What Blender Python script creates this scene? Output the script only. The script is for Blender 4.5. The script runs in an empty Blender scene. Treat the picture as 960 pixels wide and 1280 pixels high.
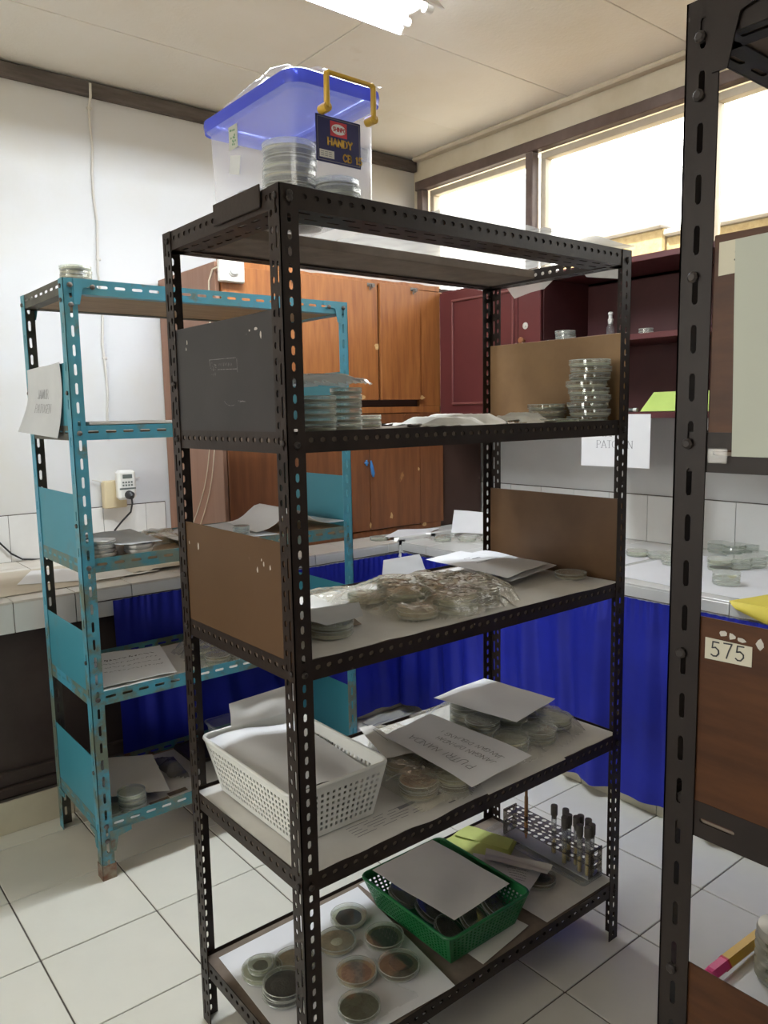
import bpy, bmesh, math, random
from mathutils import Vector, Matrix, noise
import numpy as np

# ------------------------------------------------------------------ camera, world, sun, exposure
SC = bpy.context.scene
COL = SC.collection
F_PX = 975.88
YAW, PITCH, ROLL = 0.6779, 0.1289, -0.0185
CAM = np.array([-0.738, -1.1805, 1.4806])
_f = np.array([math.sin(YAW) * math.cos(PITCH), math.cos(YAW) * math.cos(PITCH), -math.sin(PITCH)])
_r = np.array([math.cos(YAW), -math.sin(YAW), 0.0])
_u = np.cross(_r, _f)
CR = math.cos(ROLL) * _r + math.sin(ROLL) * _u
CU = -math.sin(ROLL) * _r + math.cos(ROLL) * _u
CF = _f
cam_d = bpy.data.cameras.new('camera')
cam = bpy.data.objects.new('camera', cam_d)
COL.objects.link(cam)
cam.matrix_world = Matrix(((CR[0], CU[0], -CF[0], CAM[0]), (CR[1], CU[1], -CF[1], CAM[1]), (CR[2], CU[2], -CF[2], CAM[2]), (0, 0, 0, 1)))
cam_d.sensor_fit = 'VERTICAL'
cam_d.sensor_height = 36.0
cam_d.lens = F_PX / 1280 * 36.0
cam_d.clip_start = 0.02
SC.camera = cam

SC.view_settings.view_transform = 'Standard'
SC.view_settings.look = 'None'
SC.view_settings.gamma = 1.0
SC.view_settings.use_curve_mapping = False
SC.view_settings.exposure = 0.25
SKY_STRENGTH = 7.0
TUBE_STRENGTH = 210.0
SUN_STRENGTH = 13.0
try:
    SC.cycles.transparent_max_bounces = 40
    SC.cycles.max_bounces = 10
    SC.cycles.diffuse_bounces = 5
    SC.cycles.sample_clamp_indirect = 4.0
    SC.cycles.caustics_reflective = False
    SC.cycles.caustics_refractive = False
except Exception:
    pass
W = bpy.data.worlds.new('overcast_sky')
SC.world = W
W.use_nodes = True
bg = W.node_tree.nodes['Background']
bg.inputs[0].default_value = (1.0, 0.975, 0.945, 1)
bg.inputs[1].default_value = SKY_STRENGTH
sun_d = bpy.data.lights.new('sun', 'SUN')
sun_d.energy = SUN_STRENGTH
sun_d.angle = 0.02
sun_d.color = (1.0, 0.93, 0.8)
sun = bpy.data.objects.new('sun', sun_d)
COL.objects.link(sun)
sun.rotation_euler = (math.radians(-12), math.radians(-33), 0)   # high, from over the roof towards the yard outside the window


def ray(px, py):
    return CF + (px - 480) / F_PX * CR + (640 - py) / F_PX * CU


def on(px, py, X=None, Y=None, Z=None, D=None):
    """The point of a plane of the room (or at a distance D) that shows at a place of the photograph."""
    d = ray(px, py)
    if X is not None:
        t = (X - CAM[0]) / d[0]
    elif Y is not None:
        t = (Y - CAM[1]) / d[1]
    elif Z is not None:
        t = (Z - CAM[2]) / d[2]
    else:
        t = D
    p = CAM + t * d
    return Vector((float(p[0]), float(p[1]), float(p[2])))


# ------------------------------------------------------------------ mesh helpers
class MB:
    def __init__(self):
        self.v, self.f = [], []

    def add(self, vs, fs):
        o = len(self.v)
        self.v += [tuple(p) for p in vs]
        self.f += [tuple(i + o for i in f) for f in fs]

    def box(self, x0, x1, y0, y1, z0, z1):
        self.add([(x0, y0, z0), (x1, y0, z0), (x1, y1, z0), (x0, y1, z0), (x0, y0, z1), (x1, y0, z1), (x1, y1, z1), (x0, y1, z1)],
                 [(0, 3, 2, 1), (4, 5, 6, 7), (0, 1, 5, 4), (1, 2, 6, 5), (2, 3, 7, 6), (3, 0, 4, 7)])
        return self

    def bbox(self, x0, x1, y0, y1, z0, z1, b=0.002):
        """box with chamfered edges"""
        b = min(b, (x1 - x0) * .45, (y1 - y0) * .45, (z1 - z0) * .45)
        xs, ys, zs = (x0, x1), (y0, y1), (z0, z1)
        vs = []
        idx = {}
        for i in (0, 1):
            for j in (0, 1):
                for k in (0, 1):
                    sx, sy, sz = 1 - 2 * i, 1 - 2 * j, 1 - 2 * k
                    for a in range(3):
                        p = [xs[i] + sx * b, ys[j] + sy * b, zs[k] + sz * b]
                        p[a] = (xs[i], ys[j], zs[k])[a]
                        idx[i, j, k, a] = len(vs)
                        vs.append(p)
        g = lambda i, j, k, a: idx[i, j, k, a]
        fs = []
        for s in (0, 1):
            q = [g(s, 0, 0, 0), g(s, 1, 0, 0), g(s, 1, 1, 0), g(s, 0, 1, 0)]
            fs.append(q if s else q[::-1])
            q = [g(0, s, 0, 1), g(0, s, 1, 1), g(1, s, 1, 1), g(1, s, 0, 1)]
            fs.append(q if s else q[::-1])
            q = [g(0, 0, s, 2), g(1, 0, s, 2), g(1, 1, s, 2), g(0, 1, s, 2)]
            fs.append(q if s else q[::-1])
        for a in (0, 1):
            for c in (0, 1):
                fs.append((g(a, c, 0, 0), g(a, c, 1, 0), g(a, c, 1, 1), g(a, c, 0, 1)))
                fs.append((g(a, 0, c, 0), g(a, 1, c, 0), g(a, 1, c, 2), g(a, 0, c, 2)))
                fs.append((g(0, a, c, 1), g(1, a, c, 1), g(1, a, c, 2), g(0, a, c, 2)))
        for i in (0, 1):
            for j in (0, 1):
                for k in (0, 1):
                    fs.append((g(i, j, k, 0), g(i, j, k, 1), g(i, j, k, 2)))
        self.add(vs, fs)
        return self

    def obox(self, c, ax, ay, az):
        """box about c with half-axis vectors"""
        c, ax, ay, az = Vector(c), Vector(ax), Vector(ay), Vector(az)
        vs = [c + sx * ax + sy * ay + sz * az for sz in (-1, 1) for sx, sy in ((-1, -1), (1, -1), (1, 1), (-1, 1))]
        self.add(vs, [(0, 3, 2, 1), (4, 5, 6, 7), (0, 1, 5, 4), (1, 2, 6, 5), (2, 3, 7, 6), (3, 0, 4, 7)])
        return self

    def tube(self, path, r, n=8, caps=True):
        path = [Vector(p) for p in path]
        rs = r if isinstance(r, (list, tuple)) else [r] * len(path)
        rings = []
        t0 = (path[1] - path[0]).normalized()
        up = Vector((0, 0, 1)) if abs(t0.z) < .9 else Vector((1, 0, 0))
        a = t0.cross(up).normalized()
        for i, p in enumerate(path):
            t = (path[min(i + 1, len(path) - 1)] - path[max(i - 1, 0)]).normalized()
            a = (a - t * a.dot(t)).normalized()
            b = t.cross(a)
            rings.append([p + rs[i] * (math.cos(2 * math.pi * k / n) * a + math.sin(2 * math.pi * k / n) * b) for k in range(n)])
        vs = [q for ring in rings for q in ring]
        fs = [(i * n + k, i * n + (k + 1) % n, (i + 1) * n + (k + 1) % n, (i + 1) * n + k) for i in range(len(path) - 1) for k in range(n)]
        if caps:
            fs += [tuple(range(n))[::-1], tuple((len(path) - 1) * n + k for k in range(n))]
        self.add(vs, fs)
        return self

    def lathe(self, prof, n=24, c=(0, 0, 0), M=None):
        """profile of (radius, height); radius 0 closes"""
        vs, fs, rows = [], [], []
        for r, z in prof:
            if r < 1e-6:
                rows.append([len(vs)])
                vs.append((c[0], c[1], c[2] + z))
            else:
                rows.append(list(range(len(vs), len(vs) + n)))
                vs += [(c[0] + r * math.cos(2 * math.pi * k / n), c[1] + r * math.sin(2 * math.pi * k / n), c[2] + z) for k in range(n)]
        for a, b in zip(rows, rows[1:]):
            if len(a) == 1 and len(b) == 1:
                continue
            for k in range(n):
                if len(a) == 1:
                    fs.append((a[0], b[(k + 1) % n], b[k]))
                elif len(b) == 1:
                    fs.append((a[k], a[(k + 1) % n], b[0]))
                else:
                    fs.append((a[k], a[(k + 1) % n], b[(k + 1) % n], b[k]))
        if M is not None:
            vs = [M @ Vector(p) for p in vs]
        self.add(vs, fs)
        return self

    def sheet(self, S, nu, nv, th=0.0):
        """surface S(u,v); th gives it a back face and edges"""
        vs = [Vector(S(i / nu, j / nv)) for j in range(nv + 1) for i in range(nu + 1)]
        q = lambda i, j: j * (nu + 1) + i
        fs = [(q(i, j), q(i + 1, j), q(i + 1, j + 1), q(i, j + 1)) for j in range(nv) for i in range(nu)]
        if th:
            n0 = (vs[q(nu, 0)] - vs[0]).cross(vs[q(0, nv)] - vs[0]).normalized()
            m = len(vs)
            vs = vs + [p - th * n0 for p in vs]
            fs += [tuple(m + k for k in f[::-1]) for f in list(fs)]
            for i in range(nu):
                fs.append((q(i, 0), m + q(i, 0), m + q(i + 1, 0), q(i + 1, 0)))
                fs.append((q(i + 1, nv), m + q(i + 1, nv), m + q(i, nv), q(i, nv)))
            for j in range(nv):
                fs.append((q(0, j + 1), m + q(0, j + 1), m + q(0, j), q(0, j)))
                fs.append((q(nu, j), m + q(nu, j), m + q(nu, j + 1), q(nu, j + 1)))
        self.add(vs, fs)
        return self

    def plate(self, O, U, V, N, L, bands, t=0.002):
        """flat strip from O along U (length L) and V, thickness t along N. bands = (v0, v1, pitch, hole length, hole width, offset)
        each band carries one row of rounded slots (pitch 0 = plain)."""
        O, U, V, N = Vector(O), Vector(U), Vector(V), Vector(N)
        P = lambda u, v, n: O + U * u + V * v + N * n

        def rect(u0, u1, v0, v1):
            if u1 - u0 < 1e-5:
                return
            vs = [P(u0, v0, 0), P(u1, v0, 0), P(u1, v1, 0), P(u0, v1, 0), P(u0, v0, t), P(u1, v0, t), P(u1, v1, t), P(u0, v1, t)]
            self.add(vs, [(0, 3, 2, 1), (4, 5, 6, 7), (0, 1, 5, 4), (2, 3, 7, 6)])
        for v0, v1, pitch, hl, hw, off in bands:
            if not pitch:
                rect(0, L, v0, v1)
                continue
            vc = (v0 + v1) / 2
            k, u = 0, 0.0
            while True:
                uc = off + k * pitch
                k += 1
                c0, c1 = uc - pitch / 2, uc + pitch / 2
                if c1 > L + 1e-6:
                    break
                if c0 < -1e-6:
                    continue
                if c0 > u + 1e-5:
                    rect(u, c0, v0, v1)
                rr = min(hl, hw) / 2
                s = []
                if hl >= hw:
                    for cx, a0 in ((hl / 2 - rr, -90), (-(hl / 2 - rr), 90)):
                        for da in (0, 60, 120, 180):
                            a = math.radians(a0 + da)
                            s.append((uc + cx + rr * math.cos(a), vc + rr * math.sin(a)))
                else:
                    for cy, a0 in ((hw / 2 - rr, 0), (-(hw / 2 - rr), 180)):
                        for da in (0, 60, 120, 180):
                            a = math.radians(a0 + da)
                            s.append((uc + rr * math.cos(a), vc + cy + rr * math.sin(a)))
                # s: 8 points counter-clockwise starting bottom right (hl>=hw)
                cor = [(c1, v0), (c1, v1), (c0, v1), (c0, v0)]
                vs = [P(*p, 0) for p in cor] + [P(*p, 0) for p in s] + [P(*p, t) for p in cor] + [P(*p, t) for p in s]
                if hl >= hw:
                    top = [(0, 1, 6, 5), (1, 2, 8, 7), (2, 3, 10, 9), (3, 0, 4, 11), (0, 5, 4), (1, 7, 6), (2, 9, 8), (3, 11, 10)]
                else:
                    top = [(1, 2, 7, 6, 5), (0, 1, 5, 4, 11), (3, 0, 11, 10, 9), (2, 3, 9, 8, 7)]
                    top = [(0, 1, 5, 4), (1, 6, 5), (1, 2, 7, 6), (2, 8, 7), (2, 3, 9, 8), (3, 10, 9), (3, 0, 11, 10), (0, 4, 11)]
                fs = [tuple(i + 12 for i in f) for f in top] + [tuple(f[::-1]) for f in top]
                for a in range(8):
                    b = (a + 1) % 8
                    fs.append((4 + a, 4 + b, 16 + b, 16 + a))
                fs += [(0, 1, 13, 12)[::-1]] if False else []
                # outer edges along the strip
                fs += [(0, 3, 15, 12), (2, 1, 13, 14)]
                self.add(vs, fs)
                u = c1
            if u < L - 1e-5:
                rect(u, L, v0, v1)
        vmin, vmax = min(b[0] for b in bands), max(b[1] for b in bands)
        for u in (0, L):
            self.add([P(u, vmin, 0), P(u, vmax, 0), P(u, vmax, t), P(u, vmin, t)], [(0, 1, 2, 3)])
        return self

    def perf(self, S, nu, nv, hu, hv, t, margin=None):
        """sheet S(u,v,n) made of nu x nv cells with one rectangular hole each"""
        for j in range(nv):
            for i in range(nu):
                u0, u1, v0, v1 = i / nu, (i + 1) / nu, j / nv, (j + 1) / nv
                du, dv = (u1 - u0) * (1 - hu) / 2, (v1 - v0) * (1 - hv) / 2
                o = [(u0, v0), (u1, v0), (u1, v1), (u0, v1)]
                q = [(u0 + du, v0 + dv), (u1 - du, v0 + dv), (u1 - du, v1 - dv), (u0 + du, v1 - dv)]
                vs = [S(*p, 0) for p in o] + [S(*p, 0) for p in q] + [S(*p, t) for p in o] + [S(*p, t) for p in q]
                fs = []
                for a in range(4):
                    b = (a + 1) % 4
                    fs += [(a, b, 4 + b, 4 + a), (8 + b, 8 + a, 12 + a, 12 + b), (4 + a, 4 + b, 12 + b, 12 + a)]
                self.add(vs, fs)
        return self


def wpos(o):
    p = Vector((0, 0, 0))
    while o is not None:
        p += o.location
        o = o.parent
    return p


def obj(name, mb, mat, parent=None, smooth=False, local=False, loc=None):
    """link a mesh; verts are world coordinates unless local (then relative to the parent or to loc)"""
    me = bpy.data.meshes.new(name)
    off = wpos(parent) if (parent is not None and not local) else Vector((0, 0, 0))
    if loc is not None and not local:
        off = off + Vector(loc)
    vs = [(p[0] - off[0], p[1] - off[1], p[2] - off[2]) for p in mb.v]
    me.from_pydata(vs, [], mb.f)
    me.update()
    bm = bmesh.new()
    bm.from_mesh(me)
    bmesh.ops.recalc_face_normals(bm, faces=bm.faces)
    bm.to_mesh(me)
    bm.free()
    if smooth:
        for p in me.polygons:
            p.use_smooth = True
        if smooth != 'all':
            try:
                me.set_sharp_from_angle(angle=math.radians(38))
            except Exception:
                pass
    me.materials.append(mat)
    o = bpy.data.objects.new(name, me)
    COL.objects.link(o)
    if loc is not None:
        o.location = loc
    if parent is not None:
        o.parent = parent
    return o


def tag(o, label=None, cat=None, group=None, kind=None):
    if label: o['label'] = label
    if cat: o['category'] = cat
    if group: o['group'] = group
    if kind: o['kind'] = kind
    return o


def thing(name, label, cat, loc=(0, 0, 0), rz=0, group=None):
    o = bpy.data.objects.new(name, None)
    o.empty_display_size = .05
    COL.objects.link(o)
    o.location = loc
    o.rotation_euler = (0, 0, rz)
    return tag(o, label, cat, group)


def struct(name, mb, mat, parent=None):
    o = obj(name, mb, mat, parent)
    if parent is None:
        o['kind'] = 'structure'
    return o


def copy_tree(o, parent=None):
    c = o.copy()
    COL.objects.link(c)
    if parent is not None:
        c.parent = parent
    for ch in list(o.children):
        copy_tree(ch, c)
    return c


# ------------------------------------------------------------------ materials
MATS = {}


def mat(name, col, rough=.5, col2=None, scale=8.0, stretch=(1, 1, 1), lo=.35, hi=.65, bump=0.0, bscale=60.0, metal=0.0, spec=.5,
        col3=None, scale3=3.0, lo3=.62, hi3=.7, stretch3=(1, 1, 1), detail=5.0):
    m = bpy.data.materials.new(name)
    m.use_nodes = True
    nt = m.node_tree
    b = nt.nodes['Principled BSDF']
    b.inputs['Roughness'].default_value = rough
    b.inputs['Metallic'].default_value = metal
    b.inputs['Specular IOR Level'].default_value = spec
    tc = nt.nodes.new('ShaderNodeTexCoord')

    def ns(scale, st, lo, hi, det):
        mp = nt.nodes.new('ShaderNodeMapping')
        mp.inputs['Scale'].default_value = st
        nt.links.new(tc.outputs['Object'], mp.inputs[0])
        n = nt.nodes.new('ShaderNodeTexNoise')
        n.inputs['Scale'].default_value = scale
        n.inputs['Detail'].default_value = det
        n.inputs['Roughness'].default_value = .6
        nt.links.new(mp.outputs[0], n.inputs['Vector'])
        r = nt.nodes.new('ShaderNodeMapRange')
        r.inputs['From Min'].default_value = lo
        r.inputs['From Max'].default_value = hi
        nt.links.new(n.outputs[0], r.inputs[0])
        return r.outputs[0]

    def mix(fac, a, bcol):
        x = nt.nodes.new('ShaderNodeMix')
        x.data_type = 'RGBA'
        nt.links.new(fac, x.inputs[0])
        if isinstance(a, tuple):
            x.inputs[6].default_value = (*a, 1)
        else:
            nt.links.new(a, x.inputs[6])
        x.inputs[7].default_value = (*bcol, 1)
        return x.outputs[2]
    c = tuple(col)
    if col2 is not None:
        c = mix(ns(scale, stretch, lo, hi, detail), c, col2)
    if col3 is not None:
        c = mix(ns(scale3, stretch3, lo3, hi3, 6.0), c, col3)
    if isinstance(c, tuple):
        b.inputs['Base Color'].default_value = (*c, 1)
    else:
        nt.links.new(c, b.inputs['Base Color'])
    if bump:
        n = nt.nodes.new('ShaderNodeTexNoise')
        n.inputs['Scale'].default_value = bscale
        n.inputs['Detail'].default_value = 4
        nt.links.new(tc.outputs['Object'], n.inputs['Vector'])
        bp = nt.nodes.new('ShaderNodeBump')
        bp.inputs['Strength'].default_value = bump
        bp.inputs['Distance'].default_value = .004
        nt.links.new(n.outputs[0], bp.inputs['Height'])
        nt.links.new(bp.outputs[0], b.inputs['Normal'])
    MATS[name] = m
    return m


def clear_mat(name, tint=(1, 1, 1), diff=(.8, .85, .8), dfac=.05, efac=.5, rough=.06, blend=.35, gloss=1.0, crinkle=0, edge=0):
    """thin clear plastic or glass: see-through, glossy, whiter where seen edge-on"""
    m = bpy.data.materials.new(name)
    m.use_nodes = True
    nt = m.node_tree
    nt.nodes.remove(nt.nodes['Principled BSDF'])
    out = nt.nodes['Material Output']
    tr = nt.nodes.new('ShaderNodeBsdfTransparent')
    tr.inputs[0].default_value = (*tint, 1)
    df = nt.nodes.new('ShaderNodeBsdfDiffuse')
    df.inputs[0].default_value = (*diff, 1)
    tl = nt.nodes.new('ShaderNodeBsdfTranslucent')
    tl.inputs[0].default_value = (*diff, 1)
    md = nt.nodes.new('ShaderNodeMixShader')
    md.inputs[0].default_value = .5
    nt.links.new(df.outputs[0], md.inputs[1])
    nt.links.new(tl.outputs[0], md.inputs[2])
    lw = nt.nodes.new('ShaderNodeLayerWeight')
    lw.inputs[0].default_value = blend
    mr = nt.nodes.new('ShaderNodeMapRange')
    mr.inputs['To Min'].default_value = dfac
    mr.inputs['To Max'].default_value = efac
    if edge:      # only the steepest-seen faces turn white
        lw.inputs[0].default_value = .5
        pe = nt.nodes.new('ShaderNodeMath')
        pe.operation = 'POWER'
        pe.inputs[1].default_value = edge
        nt.links.new(lw.outputs['Facing'], pe.inputs[0])
        nt.links.new(pe.outputs[0], mr.inputs[0])
    else:
        nt.links.new(lw.outputs['Facing'], mr.inputs[0])
    mx = nt.nodes.new('ShaderNodeMixShader')
    nt.links.new(mr.outputs[0], mx.inputs[0])
    nt.links.new(tr.outputs[0], mx.inputs[1])
    nt.links.new(md.outputs[0], mx.inputs[2])
    gl = nt.nodes.new('ShaderNodeBsdfGlossy')
    gl.inputs['Roughness'].default_value = rough
    gl.inputs[0].default_value = (gloss, gloss, gloss, 1)
    lf = nt.nodes.new('ShaderNodeLayerWeight')
    lf.inputs[0].default_value = .5
    pw = nt.nodes.new('ShaderNodeMath')
    pw.operation = 'POWER'
    pw.inputs[1].default_value = 5
    nt.links.new(lf.outputs['Facing'], pw.inputs[0])
    fr = nt.nodes.new('ShaderNodeMath')
    fr.operation = 'MULTIPLY_ADD'
    fr.inputs[1].default_value = .8
    fr.inputs[2].default_value = .045
    nt.links.new(pw.outputs[0], fr.inputs[0])
    if crinkle:
        tc = nt.nodes.new('ShaderNodeTexCoord')
        vo = nt.nodes.new('ShaderNodeTexVoronoi')
        vo.inputs['Scale'].default_value = 18
        nz = nt.nodes.new('ShaderNodeTexNoise')
        nz.inputs['Scale'].default_value = 14
        nz.inputs['Detail'].default_value = 5
        mxv = nt.nodes.new('ShaderNodeMix')
        mxv.data_type = 'VECTOR'
        mxv.inputs[0].default_value = .12
        nt.links.new(tc.outputs['Object'], nz.inputs['Vector'])
        nt.links.new(tc.outputs['Object'], mxv.inputs[4])
        nt.links.new(nz.outputs['Color'], mxv.inputs[5])
        nt.links.new(mxv.outputs[1], vo.inputs['Vector'])
        bp = nt.nodes.new('ShaderNodeBump')
        bp.inputs['Strength'].default_value = crinkle
        bp.inputs['Distance'].default_value = .012
        nt.links.new(vo.outputs['Distance'], bp.inputs['Height'])
        for nd in (gl, df, lw, lf):
            nt.links.new(bp.outputs[0], nd.inputs['Normal'])
    m2 = nt.nodes.new('ShaderNodeMixShader')
    nt.links.new(fr.outputs[0], m2.inputs[0])
    nt.links.new(mx.outputs[0], m2.inputs[1])
    nt.links.new(gl.outputs[0], m2.inputs[2])
    nt.links.new(m2.outputs[0], out.inputs[0])
    MATS[name] = m
    return m


def emit_mat(name, col, s):
    m = bpy.data.materials.new(name)
    m.use_nodes = True
    nt = m.node_tree
    nt.nodes.remove(nt.nodes['Principled BSDF'])
    e = nt.nodes.new('ShaderNodeEmission')
    e.inputs[0].default_value = (*col, 1)
    e.inputs[1].default_value = s
    nt.links.new(e.outputs[0], nt.nodes['Material Output'].inputs[0])
    return m


M_wall = mat('wall_paint', (.64, .65, .665), .75, (.61, .595, .54), 1.3, lo=.45, hi=.75, bump=.12, bscale=18, col3=(.50, .43, .30), scale3=2.3, lo3=.66, hi3=.80)
M_wall_r = mat('grey_wall_paint', (.56, .56, .55), .7, (.50, .50, .49), 2.0, bump=.06, bscale=20)
M_ceil = mat('ceiling_board', (.84, .825, .775), .85, (.78, .745, .65), 1.2, lo=.45, hi=.75, bump=.35, bscale=70, col3=(.55, .46, .30), scale3=1.6, lo3=.66, hi3=.85)
M_cream = mat('cream_paint', (.66, .61, .50), .7, (.58, .52, .40), 5, bump=.1, bscale=30)
M_grout = mat('grout', (.10, .085, .07), .9)
M_tile_f = mat('floor_tile', (.76, .745, .665), .22, (.70, .685, .61), 2.5, lo=.4, hi=.7, col3=(.50, .48, .42), scale3=5, lo3=.66, hi3=.8)
M_tile_w = mat('white_tile', (.72, .72, .70), .2, (.66, .65, .62), 4, lo=.45, hi=.75)
M_tile_t = mat('counter_tile', (.66, .62, .56), .3, (.58, .52, .45), 4, lo=.4, hi=.7)
M_plinth = mat('plinth_tile', (.56, .52, .40), .35, (.50, .46, .35), 5)
M_beam = mat('old_beam_wood', (.075, .062, .055), .8, (.13, .11, .10), 14, stretch=(.4, 3, 3), lo=.4, hi=.7, bump=.3, bscale=30)
M_frame = mat('window_frame_paint', (.10, .07, .06), .5, (.14, .10, .09), 10, bump=.1)
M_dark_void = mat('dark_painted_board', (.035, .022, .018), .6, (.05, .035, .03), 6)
M_rack = mat('black_brown_enamel', (.030, .0205, .0165), .40, (.022, .015, .012), 9, lo=.4, hi=.65, bump=.08, bscale=90, col3=(.05, .042, .038), scale3=40, lo3=.70, hi3=.74, spec=.22)
M_rackr = mat('brown_black_enamel', (.021, .0145, .012), .45, (.016, .011, .0095), 9, bump=.08, bscale=90, col3=(.05, .042, .038), scale3=40, lo3=.70, hi3=.74, spec=.22)
M_teal = mat('teal_enamel', (.062, .29, .41), .45, (.075, .26, .31), 7, lo=.4, hi=.6, bump=.08, bscale=60, col3=(.13, .16, .12), scale3=11, lo3=.55, hi3=.66)
_nt = M_teal.node_tree     # wear grows towards the feet
_mr = [n for n in _nt.nodes if n.type == 'MAP_RANGE'][1]
_src = _mr.inputs[0].links[0].from_socket
_tc = [n for n in _nt.nodes if n.type == 'TEX_COORD'][0]
_sp = _nt.nodes.new('ShaderNodeSeparateXYZ')
_nt.links.new(_tc.outputs['Object'], _sp.inputs[0])
_rz = _nt.nodes.new('ShaderNodeMapRange')
_rz.inputs['From Min'].default_value = 1.3
_rz.inputs['From Max'].default_value = .05
_rz.inputs['To Min'].default_value = -.04
_rz.inputs['To Max'].default_value = .17
_nt.links.new(_sp.outputs[2], _rz.inputs[0])
_ad = _nt.nodes.new('ShaderNodeMath')
_nt.links.new(_src, _ad.inputs[0])
_nt.links.new(_rz.outputs[0], _ad.inputs[1])
_nt.links.new(_ad.outputs[0], _mr.inputs[0])
M_tealrust = mat('rusty_teal_enamel', (.05, .20, .24), .6, (.14, .18, .15), 16, lo=.40, hi=.56, bump=.25, bscale=60, col3=(.13, .06, .03), scale3=13, lo3=.58, hi3=.66)
M_tealin = mat('teal_grey_enamel', (.07, .065, .05), .6, (.11, .11, .085), 12, bump=.1)
M_tealpanel = mat('teal_sheet', (.042, .235, .30), .5, (.05, .25, .33), 3, col3=(.08, .20, .22), scale3=6, lo3=.6, hi3=.75)
M_board = mat('shelf_chipboard', (.17, .13, .10), .8, (.24, .19, .15), 12, bump=.1)
M_boardt = mat('bare_plywood', (.42, .29, .17), .7, (.33, .22, .13), 6, stretch=(1, 8, 8))
M_panel_dark = mat('charcoal_panel', (.042, .038, .038), .42, (.034, .031, .031), 5, col3=(.10, .095, .09), scale3=25, lo3=.72, hi3=.76, spec=.22)
M_panel_brown = mat('brown_panel', (.092, .050, .023), .5, (.105, .058, .029), 3, col3=(.2, .13, .09), scale3=18, lo3=.7, hi3=.76, spec=.22)
M_panel_ply = mat('plywood_panel', (.30, .175, .075), .5, (.22, .12, .05), 5, stretch=(6, 1, 1), lo=.35, hi=.65)
M_panel_bark = mat('brown_plywood_panel', (.15, .078, .034), .45, (.11, .055, .023), 5, stretch=(6, 1, 1), lo=.35, hi=.65)
M_panel_red = mat('red_brown_panel', (.085, .032, .011), .42, (.05, .018, .007), 6, stretch=(1, 1, 6), spec=.22)
M_chip = mat('flaked_paint', (.5, .47, .42), .7)
M_bolt = mat('steel_bolt', (.20, .19, .18), .4, (.10, .08, .07), 80, metal=.7)
M_boltd = mat('painted_bolt', (.035, .028, .025), .5, spec=.25)
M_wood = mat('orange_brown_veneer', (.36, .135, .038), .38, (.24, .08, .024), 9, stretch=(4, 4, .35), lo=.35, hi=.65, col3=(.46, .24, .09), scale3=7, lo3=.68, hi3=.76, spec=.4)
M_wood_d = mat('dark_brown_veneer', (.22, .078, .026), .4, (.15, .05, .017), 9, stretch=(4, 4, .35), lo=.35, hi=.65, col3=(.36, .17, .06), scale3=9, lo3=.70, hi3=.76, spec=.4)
M_wood_s = mat('faded_brown_veneer', (.27, .145, .095), .5, (.23, .115, .07), 4, stretch=(4, 4, .5))
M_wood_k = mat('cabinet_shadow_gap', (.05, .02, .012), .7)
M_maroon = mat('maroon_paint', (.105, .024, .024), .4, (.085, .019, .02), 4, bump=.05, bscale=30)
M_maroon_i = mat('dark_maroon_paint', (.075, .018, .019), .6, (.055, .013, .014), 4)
M_maroon_w = mat('worn_maroon_edge', (.30, .16, .13), .5, (.12, .03, .03), 25)
M_paper = mat('white_paper', (.80, .80, .82), .7, (.77, .77, .79), 6)
M_paper2 = mat('off_white_paper', (.72, .70, .66), .75, (.66, .64, .60), 6)
M_paper3 = mat('greyish_paper', (.58, .60, .62), .75, (.53, .55, .57), 6)
M_liner = mat('shelf_liner_paper', (.68, .665, .64), .75, (.60, .58, .55), 7, lo=.4, hi=.7)
M_ink = mat('black_ink', (.03, .03, .035), .6)
M_inkg = mat('grey_print', (.22, .22, .24), .7)
M_kraft = mat('brown_label_paper', (.20, .145, .10), .7, (.16, .11, .08), 30)
M_lime = mat('lime_paper', (.52, .68, .16), .6, (.46, .62, .14), 5)
M_lime2 = mat('lime_envelope', (.55, .62, .19), .6, (.48, .54, .16), 5)
M_yellow = mat('yellow_paper', (.80, .66, .10), .6)
M_blue = mat('royal_blue_satin', (.013, .022, .37), .55, (.011, .018, .30), 6, spec=.35)
M_white_pl = mat('white_plastic', (.74, .74, .71), .35, (.70, .70, .66), 6)
M_green_pl = mat('green_plastic', (.015, .16, .045), .35, (.012, .13, .04), 6)
M_black = mat('black_rubber', (.015, .015, .016), .5)
M_wire = mat('cream_cable', (.62, .55, .42), .5)
M_greycable = mat('painted_conduit', (.60, .58, .54), .6)
M_lcd = mat('grey_display', (.12, .14, .13), .3)
M_beige = mat('yellowed_plastic', (.62, .52, .33), .5)
M_steel = mat('chrome_steel', (.55, .55, .55), .25, metal=1.0)
M_foil = mat('aluminium_foil', (.72, .71, .69), .35, (.60, .59, .57), 30, metal=.55, bump=.5, bscale=90)
M_cork = mat('grey_stopper', (.13, .115, .10), .7, (.09, .08, .07), 30)
M_tubeliq = mat('amber_agar', (.42, .30, .10), .5)
M_pink = mat('pink_plastic', (.72, .04, .22), .35)
M_mustard = mat('mustard_plastic', (.62, .36, .03), .35)
M_blue_lid = mat('navy_label', (.012, .014, .10), .35)
M_red = mat('red_print', (.55, .03, .05), .4)
M_gold = mat('gold_print', (.75, .45, .06), .4)
M_knob = mat('brass_knob', (.35, .16, .08), .35, metal=.4)
M_stucco = mat('outdoor_stucco', (.46, .36, .19), .9, (.35, .26, .12), 30, bump=.8, bscale=60)
M_concrete = mat('outdoor_concrete', (.40, .38, .36), .9, (.33, .31, .29), 8)
M_mold = {}
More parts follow.
